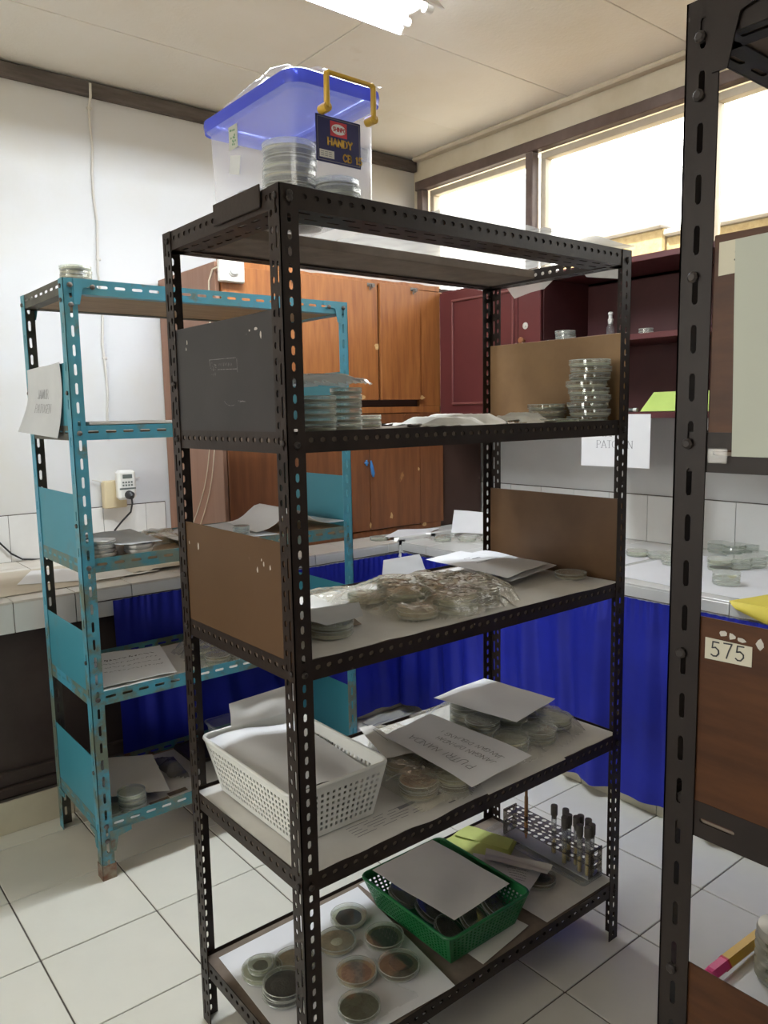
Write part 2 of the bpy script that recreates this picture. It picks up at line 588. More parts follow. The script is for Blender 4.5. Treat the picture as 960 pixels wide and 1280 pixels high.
for nm, c1, c2 in (('green', (.085, .075, .04), (.13, .125, .07)), ('tan', (.40, .32, .21), (.33, .26, .17)), ('pink', (.31, .21, .17), (.22, .14, .11)),
                   ('black', (.018, .018, .018), (.03, .03, .028)), ('cream', (.62, .58, .44), (.55, .52, .38)), ('pale', (.46, .49, .38), (.54, .56, .45)), ('brown', (.15, .115, .075), (.11, .085, .055))):
    M_mold[nm] = mat(nm + '_culture', c1, .6, c2, 60, lo=.45, hi=.55, bump=.3, bscale=200)
M_dish = clear_mat('petri_glass', (.985, .99, .98), (.84, .86, .80), .010, .8, .05, .22, edge=3.5)
M_dishw = clear_mat('petri_glass_pale', (.985, .99, .985), (.84, .88, .84), .06, .6, .06, .22, edge=2.5)
M_gleam = clear_mat('edge_gleam', (.95, .97, .95), (.86, .88, .83), .42, .75, .05, .3)
M_bag = clear_mat('plastic_bag', (.99, .99, .98), (.86, .87, .80), .06, .5, .09, .28, crinkle=.35)
M_bagw = clear_mat('cling_bag', (.985, .98, .96), (.96, .91, .74), .17, .55, .09, .28, crinkle=.45)
M_sheetw = clear_mat('milky_sheet', (.9, .9, .88), (.80, .79, .75), .55, .8, .25, .3)
M_film = clear_mat('clear_film', (.98, .98, .98), (.85, .85, .83), .05, .25, .2, .3)
M_boxpl = clear_mat('frosted_box_plastic', (.98, .98, .985), (.90, .90, .90), .13, .42, .22, .25)
M_lidpl = clear_mat('blue_lid_plastic', (.34, .40, .88), (.10, .13, .58), .50, .9, .2, .3)
M_tub = clear_mat('clear_tub_plastic', (.95, .97, .97), (.7, .74, .75), .12, .5, .1, .3)
M_glass = clear_mat('window_glass', (.97, .98, .97), (.8, .8, .8), .01, .03, .02, .2)
M_tube_glass = clear_mat('test_tube_glass', (.95, .96, .95), (.8, .8, .75), .04, .55, .04, .35)
M_acrylic = clear_mat('grey_acrylic', (.66, .62, .56), (.30, .27, .24), .30, .6, .1, .3)
M_jar = clear_mat('jar_glass', (.85, .86, .80), (.62, .60, .52), .30, .7, .08, .3)
M_lampw = mat('lamp_enamel', (.85, .85, .85), .4)
M_tube = emit_mat('fluorescent_tube', (.87, .94, 1.0), TUBE_STRENGTH)

# ------------------------------------------------------------------ the room
XW, YW, ZC = 2.55, 2.55, 2.98        # right wall, back wall, ceiling
XL, YF = -3.4, -3.3                  # left and front walls, behind the camera
CX, CY, CZ = 1.705, 1.725, 0.84      # counter fronts and counter top
WZ0, WZ1, WY0, WY1 = 2.08, 2.835, -2.2, 2.505

# floor with tiles laid one by one
T = 1 / 3.0
GX, GY = -0.2537, 0.9618
floor = struct('floor', MB().box(XL, XW, YF, YW, -.12, -.004), M_grout)
tile_me = None
bigtile = MB()
for i in range(-10, 9):
    for j in range(-14, 6):
        x, y = GX + i * T, GY + j * T
        g = .0022
        if x < XL or y < YF:
            continue
        if -1.0 < x < 1.69 and -1.25 < y < 1.72:
            if tile_me is None:
                o = obj('tile', MB().bbox(g, T - g, g, T - g, -.008, 0, .0015), M_tile_f, floor, local=True)
                tile_me = o.data
            else:
                o = bpy.data.objects.new('tile', tile_me)
                COL.objects.link(o)
                o.parent = floor
            o.location = (x, y, random.Random(i * 31 + j).uniform(-.0006, .0003))
        else:
            bigtile.bbox(x + g, min(x + T - g, XW), y + g, min(y + T - g, YW), -.008, 0, .0015)
bt = obj('outlying_tiles', bigtile, M_tile_f, floor)
bt['kind'] = 'stuff'

# walls
wall_back = struct('wall_back', MB().box(XL - .15, XW, YW, YW + .15, 0, ZC), M_wall)
wr = MB().box(XW, XW + .16, YF - .15, YW + .15, 0, WZ0)
wr.box(XW, XW + .16, YF - .15, YW + .15, WZ1, ZC)
wr.box(XW, XW + .16, YF - .15, WY0, WZ0, WZ1)
wr.box(XW, XW + .16, WY1, YW + .15, WZ0, WZ1)
wall_right = struct('wall_right', wr, M_cream)
LY0, LY1, LZ0, LZ1 = -1.3, 1.7, 1.0, 2.55
wl = MB().box(XL - .15, XL, YF - .15, YW + .15, 0, LZ0)
wl.box(XL - .15, XL, YF - .15, YW + .15, LZ1, ZC)
wl.box(XL - .15, XL, YF - .15, LY0, LZ0, LZ1)
wl.box(XL - .15, XL, LY1, YW + .15, LZ0, LZ1)
wall_left = struct('wall_left', wl, M_wall)
wall_front = struct('wall_front', MB().box(XL - .15, XW + .16, YF - .15, YF, 0, ZC), M_wall)
# grey painted band of the right wall, under the wall cupboard
obj('painted_band', MB().box(XW - .003, XW, YF, YW, 1.06, 2.10), M_wall_r, wall_right)

ceiling = struct('ceiling', MB().box(XL - 2.2, XW + .16, YF - .15, YW + .15, ZC + .004, ZC + .16), M_grout)  # runs past the left wall as an added, unseen overhang keeping sun out
ys = [2.55, 2.02, 1.365, .71, .055, -.6, -1.255, -1.91, -2.565, YF]
xs = [XL, -2.57, -1.29, -.01, 1.27, XW]
rg = random.Random(5)
for a in range(len(xs) - 1):
    for b in range(len(ys) - 1):
        g = .0018
        obj('board_panel', MB().bbox(xs[a] + g, xs[a + 1] - g, ys[b + 1] + g, ys[b] - g, ZC - rg.uniform(0, .003), ZC + .01, .002), M_ceil, ceiling)

# dark timber along the top of the back wall
trim = struct('trim_1', MB().bbox(XL, XW - .005, YW - .035, YW, 2.905, 2.968, .006), M_beam)
# ledge under the ceiling along the right wall
trim2 = MB()
trim2.bbox(XW - .055, XW, YF, YW - .04, 2.955, ZC - .001, .008)
struct('trim_2', trim2, M_cream)

# clerestory window of the right wall
win = MB()
fx0, fx1 = XW - .02, XW + .035
bw = .042
win.bbox(fx0, fx1, WY0, WY1 + .02, WZ1 - bw, WZ1 + .012, .004)
win.bbox(fx0, fx1, WY0, WY1 + .02, WZ0 - .02, WZ0 + bw, .004)
muls = [WY1 - .02, 1.632, .70, -.24, -1.18, WY0 + .02]
window = struct('window_1', win, M_frame)
for k, m in enumerate(muls):
    obj('mullion', MB().bbox(fx0 + .001, fx1 - .001, m - .024, m + .024, WZ0 + bw, WZ1 - bw, .004), M_frame, window)
for a, b in zip(muls, muls[1:]):
    y1, y0 = a - .024, b + .024
    sub = MB()
    s0, s1, w = XW + .045, XW + .10, .034
    sub.bbox(s0, s1, y0, y1, WZ1 - bw - w, WZ1 - bw, .003)
    sub.bbox(s0, s1, y0, y1, WZ0 + bw, WZ0 + bw + w, .003)
    sub.bbox(s0, s1, y0, y0 + w, WZ0 + bw + w, WZ1 - bw - w, .003)
    sub.bbox(s0, s1, y1 - w, y1, WZ0 + bw + w, WZ1 - bw - w, .003)
    obj('sash', sub, M_cream, window)
    obj('pane', MB().box(XW + .07, XW + .074, y0 + w - .005, y1 - w + .005, WZ0 + bw + w - .005, WZ1 - bw - w + .005), M_glass, window)

# window of the left wall (behind and beside the camera, it lights the room from that side)
w2 = MB()
LYM = (LY0 + LY1) / 2
for y in (LY0, LYM, LY1):
    w2.bbox(XL - .1, XL - .03, y - .03, y + .03, LZ0, LZ1, .004)
w2.bbox(XL - .1, XL - .03, LY0 - .03, LY1 + .03, LZ0 - .03, LZ0 + .03, .004)
w2.bbox(XL - .1, XL - .03, LY0 - .03, LY1 + .03, LZ1 - .03, LZ1 + .03, .004)
window2 = struct('window_2', w2, M_frame)
for a, b in ((LY0, LYM), (LYM, LY1)):
    obj('pane', MB().box(XL - .066, XL - .062, a + .028, b - .028, LZ0 + .025, LZ1 - .025), M_glass, window2)

# the yard outside: rendered parapet wall with a coping, flat roof slab below the window
par = thing('parapet_wall', 'rough yellowish rendered wall with a grey coping outside the window', 'wall', (3.6, .5, 1.7))
PX = 3.45
obj('rendered_face', MB().bbox(PX, PX + .3, -5, 1.40, 0, 2.44, .01), M_stucco, par)
obj('rendered_face', MB().bbox(PX - .02, PX + .3, 1.40, 2.15, 0, 2.49, .01), M_stucco, par)
obj('coping', MB().bbox(PX - .04, PX + .35, -5.05, 1.395, 2.44, 2.475, .008), M_concrete, par)
obj('coping', MB().bbox(PX - .06, PX + .35, 1.395, 2.18, 2.49, 2.525, .008), M_concrete, par)
struct('ground', MB().box(2.75, 30, -25, 25, -.25, -.12).box(-30, XL - .2, -25, 25, -.25, -.12), mat('pale_yard_concrete', (.64, .59, .50), .9, (.56, .51, .43), 1.5))

# daylight enters by the windows: sampling portals
for nm, loc, rot, sx, sy in (('daylight_portal', (XW + .17, (WY0 + WY1) / 2, (WZ0 + WZ1) / 2), (0, math.radians(90), 0), WZ1 - WZ0, WY1 - WY0),
                             ('daylight_portal', (XL - .16, LYM, (LZ0 + LZ1) / 2), (0, math.radians(-90), 0), LZ1 - LZ0, LY1 - LY0)):
    l = bpy.data.lights.new(nm, 'AREA')
    l.shape = 'RECTANGLE'
    l.size, l.size_y = sx, sy
    l.cycles.is_portal = True
    o = bpy.data.objects.new(nm, l)
    o.location, o.rotation_euler = loc, rot
    COL.objects.link(o)

# ceiling lamp: white batten with two tubes
lamp = thing('ceiling_lamp', 'white twin-tube fluorescent batten lamp glowing on the ceiling', 'lamp', (.72, 1.115, ZC))
lb = MB()
prof = [(-.125, 2.897), (-.075, 2.955), (-.06, 2.976), (.06, 2.976), (.075, 2.955), (.125, 2.897), (.118, 2.895), (.07, 2.948), (-.07, 2.948), (-.118, 2.895)]
n = len(prof)
vs = [(x, 1.115 + y, z) for x in (.11, 1.33) for y, z in prof]
lb.add(vs, [(k, (k + 1) % n, n + (k + 1) % n, n + k) for k in range(n)] + [tuple(range(n)), tuple(range(n, 2 * n))[::-1]])
obj('reflector', lb, M_lampw, lamp)
for s in (-1, 1):
    y = 1.115 + s * .062
    tb = obj('tube', MB().tube([(.15, y, 2.928), (1.29, y, 2.928)], .013, 12), M_tube, lamp, smooth=True)
    for xx in (.135, 1.305):
        obj('socket', MB().tube([(xx - .016, y, 2.915), (xx + .016, y, 2.915)], .017, 12).bbox(xx - .008, xx + .008, y - .008, y + .008, 2.915, 2.95), M_white_pl, lamp, smooth=True)

# ------------------------------------------------------------------ tiled counters
P2 = .2125
ctr = thing('counter_along_back_wall', 'long white-tiled counter along the back wall with faded beige top', 'counter', (.7, CY, 0))
obj('slab', MB().box(XL + .02, XW, CY + .007, YW, .735, CZ - .006), M_grout, ctr)
obj('plinth', MB().box(XL + .02, XW, CY + .008, YW, 0, .115), M_grout, ctr)
for i in range(-6, 9):
    x0 = -.076 + i * P2
    if x0 > CX:
        break
    x1 = min(x0 + P2, CX - .001)
    obj('front_tile', MB().bbox(x0 + .0015, x1 - .0015, CY, CY + .008, .728, CZ - .008, .0012), M_tile_w, ctr)
    for j in range(4):
        y0 = CY + j * P2
        obj('top_tile', MB().bbox(x0 + .0015, x1 - .0015, y0 + .0015, min(y0 + P2, YW) - .0015, CZ - .008, CZ, .0012), M_tile_t, ctr)
for i in range(-4, 6):
    x0 = GX + i * T
    x1 = min(x0 + T, CX - .005)
    if x0 < CX - .05:
        obj('plinth_tile', MB().bbox(x0 + .0015, x1 - .0015, CY - .001, CY + .008, 0.001, .12, .0012), M_plinth, ctr)
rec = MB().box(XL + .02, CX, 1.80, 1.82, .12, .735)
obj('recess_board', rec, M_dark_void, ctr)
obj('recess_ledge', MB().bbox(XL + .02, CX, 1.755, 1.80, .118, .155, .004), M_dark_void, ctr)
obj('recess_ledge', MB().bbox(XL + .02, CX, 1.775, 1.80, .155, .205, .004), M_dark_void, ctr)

ctr2 = thing('counter_under_window', 'white-tiled counter along the window wall over blue curtains', 'counter', (CX, .4, 0))
obj('slab', MB().box(CX + .007, XW, YF + .02, CY + .005, .735, CZ - .006), M_grout, ctr2)
obj('plinth', MB().box(CX + .003, XW, YF + .02, CY + .005, 0, .115), M_grout, ctr2)
for i in range(-1, 13):
    y1 = 1.757 - i * P2
    y0 = y1 - P2
    y1 = min(y1, CY - .002)
    obj('front_tile', MB().bbox(CX, CX + .008, y0 + .0015, y1 - .0015, .728, CZ - .008, .0012), M_tile_w, ctr2)
    for j in range(4):
        x0 = CX + j * P2
        yy1 = y1 if y1 < CY - .01 else CY - .002
        obj('top_tile', MB().bbox(x0 + .0015, min(x0 + P2, XW) - .0015, y0 + .0015, yy1 - .0015, CZ - .008, CZ, .0012), M_tile_w, ctr2)
for j in range(4):   # the corner where the two runs meet
    for i in range(4):
        x0, y0 = CX + j * P2, CY + i * P2
        obj('top_tile', MB().bbox(x0 + .0015, min(x0 + P2, XW) - .0015, y0 + .0015, min(y0 + P2, YW) - .0015, CZ - .008, CZ, .0012), M_tile_w, ctr)
for i in range(-1, 9):
    y1 = .295 + (4 - i) * T
    y0 = y1 - T
    y1 = min(y1, CY - .004)
    obj('plinth_tile', MB().bbox(CX - .008, CX + .003, y0 + .0015, y1 - .0015, .001, .12, .0012), M_plinth, ctr2)
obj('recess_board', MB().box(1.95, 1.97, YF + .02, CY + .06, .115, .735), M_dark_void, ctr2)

# tiles on the walls above the counters
for i in range(-4, 5):
    x0 = .118 + (i - 0) * .2105
    x1 = min(x0 + .2105, .85)
    if x0 < .84:
        obj('wall_tile', MB().bbox(x0 + .001, x1 - .001, YW - .008, YW + .001, CZ + .001, 1.048, .0012), M_tile_w, wall_back)
for i in range(0, 15):
    y1 = 2.186 - i * .2147
    obj('wall_tile', MB().bbox(XW - .010, XW, y1 - .2147 + .001, y1 - .001, CZ + .001, 1.060, .0012), M_tile_w, wall_right)


obj('grout_bed', MB().box(XL, .852, YW - .005, YW, CZ, 1.052), M_grout, wall_back)
obj('grout_bed', MB().box(XW - .006, XW, YF, YW - .008, CZ, 1.064), M_grout, wall_right)

# ------------------------------------------------------------------ blue curtains hung on wires under the counters
def curtain(name, label, a, b, nrm, ztop, zbot, seed, amp=.019):
    """pleated cloth from a to b (x, y), bulging along nrm"""
    a, b, nrm = Vector(a), Vector(b), Vector(nrm)
    L = (b - a).length
    rn = random.Random(seed)
    ph = [rn.uniform(0, 6.28) for _ in range(6)]
    t = thing(name, label, 'curtain', ((a.x + b.x) / 2, (a.y + b.y) / 2, zbot))

    def S(u, v):
        s = u * L
        k = noise.noise(Vector((s * 2.2, seed, v * .7)))
        f = math.sin(s * 38 + 5 * k + ph[0]) * .75 + math.sin(s * 71 + 7 * k + ph[1]) * .3 + math.sin(s * 17 + 3 * k + ph[2]) * .7
        top = max(0, (v - .86) / .14)
        fine = math.sin(s * 190 + ph[3] + 4 * noise.noise(Vector((s * 9, 3, seed))))
        d = max(-1.15, f) * amp * (1 - .45 * v) * (1 - .75 * top) + .0035 * fine * (top ** .7 if top > 0 else 0)
        d += .008 * noise.noise(Vector((s * 5, v * 4, seed + 3.1))) * (1 - top)
        z = zbot + (ztop - zbot) * v + (.012 * noise.noise(Vector((s * 1.7, seed, 0))) if v < .02 else 0)
        p = a + (b - a) * u + nrm * (d + amp * 1.2)
        return (p.x, p.y, z)
    fab = MB().sheet(S, int(L * 170), 26)
    obj('fabric', fab, M_blue, t, smooth='all')

    def H(u, v):
        p = Vector(S(u, v * .03))
        return p + Vector((nrm.x, nrm.y, 0)) * .0012
    obj('hem', MB().sheet(H, int(L * 120), 1), M_blue, t, smooth='all')
    return t


c1 = curtain('curtain', 'dark blue pleated curtain hung under the back counter behind the teal rack', (.262, CY - .014), (CX - .03, CY - .014), (0, -1), .792, .035, 3, .013)
c2 = curtain('curtain', 'bright blue pleated curtain hung under the window counter', (CX - .016, CY - .05), (CX - .016, -1.9), (-1, 0), .797, .045, 8)
obj('wire', MB().tube([(.17, CY - .003, .79), (.8, CY - .006, .788), (CX - .02, CY - .003, .795)], .0022, 6), M_bolt, c1)
obj('wire', MB().tube([(CX - .003, CY - .02, .797), (CX - .006, .4, .793), (CX - .003, -1.9, .797)], .0022, 6), M_bolt, c2)
clip = thing('curtain_clip', 'small white plastic clip where the two blue curtains meet in the corner', 'clip', (CX - .03, CY - .03, .79))
obj('stem', MB().bbox(CX - .036, CX - .026, CY - .04, CY - .03, .797, .832, .002), M_white_pl, clip)
obj('tip', MB().lathe([(0, -.016), (.012, -.015), (.008, 0), (.010, .006), (0, .008)], 10, (CX - .031, CY - .035, .79)), M_white_pl, clip)


# ------------------------------------------------------------------ slotted-angle racks
def angle_post(mb, x, y, sx, sy, h, w, xb, yb, z0=0.0):
    """vertical angle iron: corner at (x, y); flange along sx (in x) and along sy (in y)"""
    mb.plate((x, y, z0), (0, 0, 1), (sx, 0, 0), (0, sy, 0), h, xb)
    mb.plate((x, y, z0), (0, 0, 1), (0, sy, 0), (sx, 0, 0), h, yb)


def beam(mb, a, b, inward, h, wv, bands_v, bands_h, side):
    """shelf angle from a to b at top height h: upright flange (wv tall) and a flange turned inward at its foot"""
    a, b = Vector(a), Vector(b)
    U = (b - a).normalized()
    L = (b - a).length
    mb.plate((a.x, a.y, h - wv), U, (0, 0, 1), inward, L, bands_v)
    mb.plate((a.x, a.y, h - wv), U, inward, (0, 0, 1), L, bands_h)


def rack(t, X0, X1, Y0, Y1, H, tops, M, cfg, board_mat, skip_board=()):
    """posts, beams and boards of a rack; parts of t"""
    w, wv = cfg['w'], cfg['wv']
    for (x, sx) in ((X0, 1), (X1, -1)):
        for (y, sy) in ((Y0, 1), (Y1, -1)):
            mb = MB()
            if cfg.get('inner') and sy < 0:
                mb.plate((x, y, 0), (0, 0, 1), (0, sy, 0), (sx, 0, 0), H, cfg['yb'])
                o = obj('post', mb, M, t)
                m2 = MB().plate((x + sx * .002, y, 0), (0, 0, 1), (sx, 0, 0), (0, sy, 0), H, cfg['xb'])
                obj('bare_flange', m2, cfg['inner'], o)
            else:
                angle_post(mb, x, y, sx, sy, H, w, cfg['xb'], cfg['yb'])
                obj('post', mb, M, t)
    e = .0025
    for k, h in enumerate(tops):
        mm = cfg.get('beam_mats', {}).get(k, M)
        for (a, b, inw) in (((X0 + e, Y0 + e), (X1 - e, Y0 + e), (0, 1, 0)), ((X1 - e, Y1 - e), (X0 + e, Y1 - e), (0, -1, 0)),
                            ((X0 + e, Y1 - e), (X0 + e, Y0 + e), (1, 0, 0)), ((X1 - e, Y0 + e), (X1 - e, Y1 - e), (-1, 0, 0))):
            mb = MB()
            beam(mb, (*a, 0), (*b, 0), inw, h, wv, cfg['bv'], cfg['bh'], 0)
            obj('beam', mb, cfg['inner'] if cfg.get('inner') and k < 2 and inw != (0, 1, 0) and inw != (-1, 0, 0) else mm, t)
        if k not in skip_board:
            obj('shelf_board', MB().bbox(X0 + .006, X1 - .006, Y0 + .006, Y1 - .006, *cfg['bz'](h), .002), board_mat, t)


def bolts(t, pts, nrm, M, r=.0065):
    nrm = Vector(nrm)
    for p in pts:
        p = Vector(p)
        obj('bolt', MB().tube([p, p + nrm * .003, p + nrm * .005], [r, r, r * .6], 8), M, t, smooth=True)


# --- the dark rack in the middle
DX0, DX1, DY0, DY1, DH = -.003, 1.027, 0.0, .48, 1.868
DT = [1.868, 1.4465, 1.022, .601, .170]
W1 = .038
cfg_d = dict(w=W1, wv=.039, bz=lambda h: (h - (.0125 if h < .3 else .036), h - .007),
             xb=[(0, .012, 0, 0, 0, 0), (.012, .026, .028, .017, .0085, .02), (.026, W1, 0, 0, 0, 0)],
             yb=[(0, .007, 0, 0, 0, 0), (.007, .017, .058, .038, .0065, .04), (.017, .021, 0, 0, 0, 0), (.021, .034, .028, .013, .008, .03), (.034, W1, 0, 0, 0, 0)],
             bv=[(0, .017, 0, 0, 0, 0), (.017, .029, .0255, .013, .0095, .05), (.029, .039, 0, 0, 0, 0)],
             bh=[(.0025, .012, 0, 0, 0, 0), (.012, .026, .05, .030, .007, .06), (.026, .040, 0, 0, 0, 0)])
drack = thing('slotted_rack', 'tall dark brown slotted-angle steel rack with five loaded shelves in the middle', 'rack', (.51, .24, 0))
rack(drack, DX0, DX1, DY0, DY1, DH, DT, M_rack, cfg_d, M_board, skip_board=(0,))
# the narrow top board and the extra angles it lies on
obj('shelf_board', MB().bbox(DX0 + .05, DX1 - .045, .275, .45, DT[0] - .034, DT[0] - .012, .002), M_board, drack)
mb = MB()
mb.plate((DX0 + .006, DY0 + .045, DT[0] - .0365), (1, 0, 0), (0, 1, 0), (0, 0, 1), DX1 - DX0 - .012,
         [(0, .012, 0, 0, 0, 0), (.012, .026, .05, .03, .007, .05), (.026, .05, 0, 0, 0, 0)])
obj('cross_bar', mb, M_rack, drack)
mb = MB()
mb.plate((DX0 + .045, DY0 + .006, DT[0] - .0365), (0, 1, 0), (1, 0, 0), (0, 0, 1), DY1 - DY0 - .012,
         [(0, .010, 0, 0, 0, 0), (.010, .022, .04, .022, .007, .05), (.022, .034, 0, 0, 0, 0)])
obj('cross_bar', mb, M_rack, drack)
obj('cross_bar', MB().box(DX0 + .040, DX1 - .040, DY0 + .0052, DY0 + .0072, DT[0] - .033, DT[0] - .002), M_rack, drack)  # this and the next plain strip are added behind the slots to block light
obj('cross_bar', MB().box(DX0 + .0052, DX0 + .0072, DY0 + .040, DY1 - .040, DT[0] - .033, DT[0] - .002), M_rack, drack)
# raised packing piece on the left end of the top
obj('tin_strip', MB().bbox(DX0 - .0035, DX0 - .0005, .06, .235, DT[0] - .030, DT[0] + .010, .001), M_rack, drack)
# end panels
pl = obj('end_panel', MB().bbox(DX0 + .003, DX0 + .006, DY0 + .006, DY1 - .004, DT[1] - .012, 1.662, .001), M_panel_dark, drack)
pl['label'] = 'charcoal end panel with a scratched sticker'
st = MB()   # worn sticker: outline, emblem and faint scratch
pu = lambda px, py: on(px, py, X=DX0 + .003)
rs = random.Random(2)


def ribbon(mb, pts, w, n, lift=.0004):
    """flat print along pts, on a surface with normal n"""
    n = Vector(n).normalized()
    for a, b in zip(pts, pts[1:]):
        a, b = Vector(a), Vector(b)
        d = (b - a)
        if d.length < 1e-6:
            continue
        s = d.normalized().cross(n) * w / 2
        d = d.normalized() * w * .3
        mb.add([a - d + s + n * lift, b + d + s + n * lift, b + d - s + n * lift, a - d - s + n * lift], [(0, 1, 2, 3)])


for p in (((262, 450), (295, 447)), ((272, 462), (297, 461)), ((262, 450), (263, 458)), ((296, 448), (297, 465))):
    ribbon(st, [pu(*p[0]), pu(*p[1])], .0012, (-1, 0, 0))
for k in range(26):
    x, y = 264 + rs.uniform(0, 6), 454 + rs.uniform(0, 16)
    ribbon(st, [pu(x, y), pu(x + rs.uniform(-1.5, 1.5), y + rs.uniform(-1.5, 1.5))], .0009, (-1, 0, 0))
for k in range(9):
    x = 274 + k * 1.9
    ribbon(st, [pu(x, 457.5 + rs.uniform(-1, 0)), pu(x + .5, 453.5 + rs.uniform(0, 1))], .0011, (-1, 0, 0))
for k in range(14):
    a = math.radians(60 + k * 7)
    p0, p1 = (289 + 9 * math.cos(a), 498 + 9 * math.sin(a)), (289 + 9 * math.cos(a + .12), 498 + 9 * math.sin(a + .12))
    ribbon(st, [pu(*p0), pu(*p1)], .0007, (-1, 0, 0))
for p in (((298, 501), (307, 502)), ((300, 503), (304, 501))):
    ribbon(st, [pu(*p[0]), pu(*p[1])], .0012, (-1, 0, 0))
obj('worn_sticker', st, mat('worn_print', (.22, .21, .21), .6, (.10, .095, .095), 150, lo=.42, hi=.6), pl)['kind'] = 'stuff'


def flakes(parent, pts, X, n, seed):
    rn = random.Random(seed)
    mb = MB()
    for (px, py, a, b) in pts:
        c = on(px, py, X=X)
        k = 7
        ring = []
        for i in range(k):
            t = 2 * math.pi * i / k
            ring.append((X + n * .0005, c.y + a * math.cos(t) * rn.uniform(.6, 1.2), c.z + b * math.sin(t) * rn.uniform(.6, 1.2)))
        mb = MB()
        mb.add(ring, [tuple(range(k))])
        obj('paint_flake', mb, M_chip, parent)


flakes(pl, [(234, 428, .003, .006), (233, 437, .002, .004), (320, 411, .006, .003), (326, 418, .003, .007), (312, 413, .003, .002)], DX0 + .003, -1, 3)
pl = obj('end_panel', MB().bbox(DX0 + .003, DX0 + .006, DY0 + .006, DY1 - .004, DT[2] - .014, 1.244, .001), M_panel_brown, drack)
pl['label'] = 'brown end panel with flaked paint'
flakes(pl, [(248, 683, .004, .011), (237, 678, .002, .005), (322, 712, .003, .006), (330, 705, .003, .007), (338, 710, .003, .006), (327, 700, .002, .003)], DX0 + .003, -1, 4)
pl = obj('end_panel', MB().bbox(DX1 - .010, DX1 - .005, DY0 + .006, DY1 - .004, DT[1] - .012, 1.667, .001), M_panel_ply, drack)
pl['label'] = 'light plywood end panel'
pl = obj('end_panel', MB().bbox(DX1 - .010, DX1 - .005, DY0 + .006, DY1 - .004, DT[2] - .014, 1.240, .001), M_panel_bark, drack)
pl['label'] = 'brown plywood end panel'
bolts(drack, [(DX0 - .001, .012, h - .02) for h in DT] + [(DX0 - .001, DY1 - .026, h + dz) for h in DT[:4] for dz in ((-.02, .10) if h < 1.8 else (-.02,))], (-1, 0, 0), M_boltd)
bolts(drack, [(DX0 + .019, -.001, h - .024) for h in DT] + [(DX1 - .019, -.001, h - .024) for h in DT] + [(DX0 + .019, -.001, 1.852)], (0, -1, 0), M_boltd)

# --- the teal rack behind it
TX0, TX1, TY0, TY1, TH = .008, 1.033, 1.214, 1.665, 1.882
TT = [1.882, 1.453, 1.046, .622, .200]
W2_ = .040
cfg_t = dict(w=W2_, wv=.044, bz=lambda h: (h - .0415, h - .031) if abs(h - 1.046) > .01 else (h - .040, h - .007),
             xb=[(0, .013, 0, 0, 0, 0), (.013, .029, .056, .034, .0085, .05), (.029, W2_, 0, 0, 0, 0)],
             yb=[(0, .015, 0, 0, 0, 0), (.015, .026, .112, .03, .007, .06), (.026, W2_, 0, 0, 0, 0)],
             bv=[(0, .017, 0, 0, 0, 0), (.017, .032, .054, .034, .0085, .06), (.032, .044, 0, 0, 0, 0)],
             bh=[(.0025, .038, 0, 0, 0, 0)], beam_mats={2: M_tealrust, 4: M_tealrust}, inner=M_tealin)
track = thing('slotted_rack', 'teal painted slotted-angle rack with rusty feet standing before the white wall', 'rack', (.52, 1.44, 0))
rack(track, TX0, TX1, TY0, TY1, TH, TT, M_teal, cfg_t, M_boardt)


def gusset(mb, c, du, dv, n, s=.055, t=.002):
    """corner plate with a hollow diagonal edge at c along du and dv"""
    c, du, dv, n = Vector(c), Vector(du), Vector(dv), Vector(n)
    pts = [(0, 0), (s, 0), (s, .016), (s * .62, .022), (s * .36, s * .36), (.022, s * .62), (.016, s), (0, s)]
    vs = [c + du * a + dv * b for a, b in pts]
    k = len(vs)
    mb.add(vs + [p + n * t for p in vs], [tuple(range(k))[::-1], tuple(range(k, 2 * k))] + [(i, (i + 1) % k, k + (i + 1) % k, k + i) for i in range(k)])


for (x, sx) in ((TX0, 1), (TX1, -1)):
    for (y, n) in ((TY0, -1), (TY1, 1)):
        for (z, sz) in ((TT[0], -1), (TT[4] - .040, -1)):
            mb = MB()
            gusset(mb, (x + sx * .030, y + n * .0003, z - .0), (sx, 0, 0), (0, 0, sz), (0, n, 0), s=.075 if z > 1 else .07)
            obj('gusset', mb, M_teal if z > 1 else M_tealrust, track)
    for (y, sy) in ((TY0, 1), (TY1, -1)):
        mb = MB()
        gusset(mb, (x - sx * .0003, y + sy * .030, TT[4] - .040), (0, sy, 0), (0, 0, -1), (-sx, 0, 0), s=.06)
        obj('gusset', mb, M_tealrust, track)
for k, (z0, z1) in enumerate(((TT[1] - .02, 1.640), (TT[2] - .03, 1.245), (TT[3] - .03, .815), (TT[4] - .03, .405))):
    for s, x in ((0, TX0 + .003), (1, TX1 - .006)):
        obj('end_panel', MB().bbox(x, x + .003, TY0 + .006, TY1 - .006, z0, z1 if not s else z1 - .01, .001), M_tealpanel, track)
mb = MB()
mb.bbox(TX0 - .002, TX0 + .044, TY0 - .002, TY0 + .001, 0, .05, .001)
mb.bbox(TX0 - .002, TX0 + .001, TY0 - .002, TY0 + .044, 0, .05, .001)
rf = obj('rusty_foot', mb, mat('rust', (.16, .07, .04), .85, (.25, .22, .17), 40, bump=.4), track)
bolts(track, [(TX0 + .02, TY0 - .001, z) for z in (1.862, 1.805, 1.43, 1.02, .60, .18, .13)] + [(TX0 + .085, TY0 - .0025, 1.86), (TX1 - .02, TY0 - .001, 1.86), (TX1 - .085, TY0 - .0025, 1.86)], (0, -1, 0), M_bolt, .008)
bolts(track, [(TX0 - .001, TY0 + .02, z) for z in (1.86, 1.82, 1.55, 1.15, .72, .36)] + [(TX0 - .001, TY1 - .02, z) for z in (1.85, 1.56)], (-1, 0, 0), M_bolt, .007)

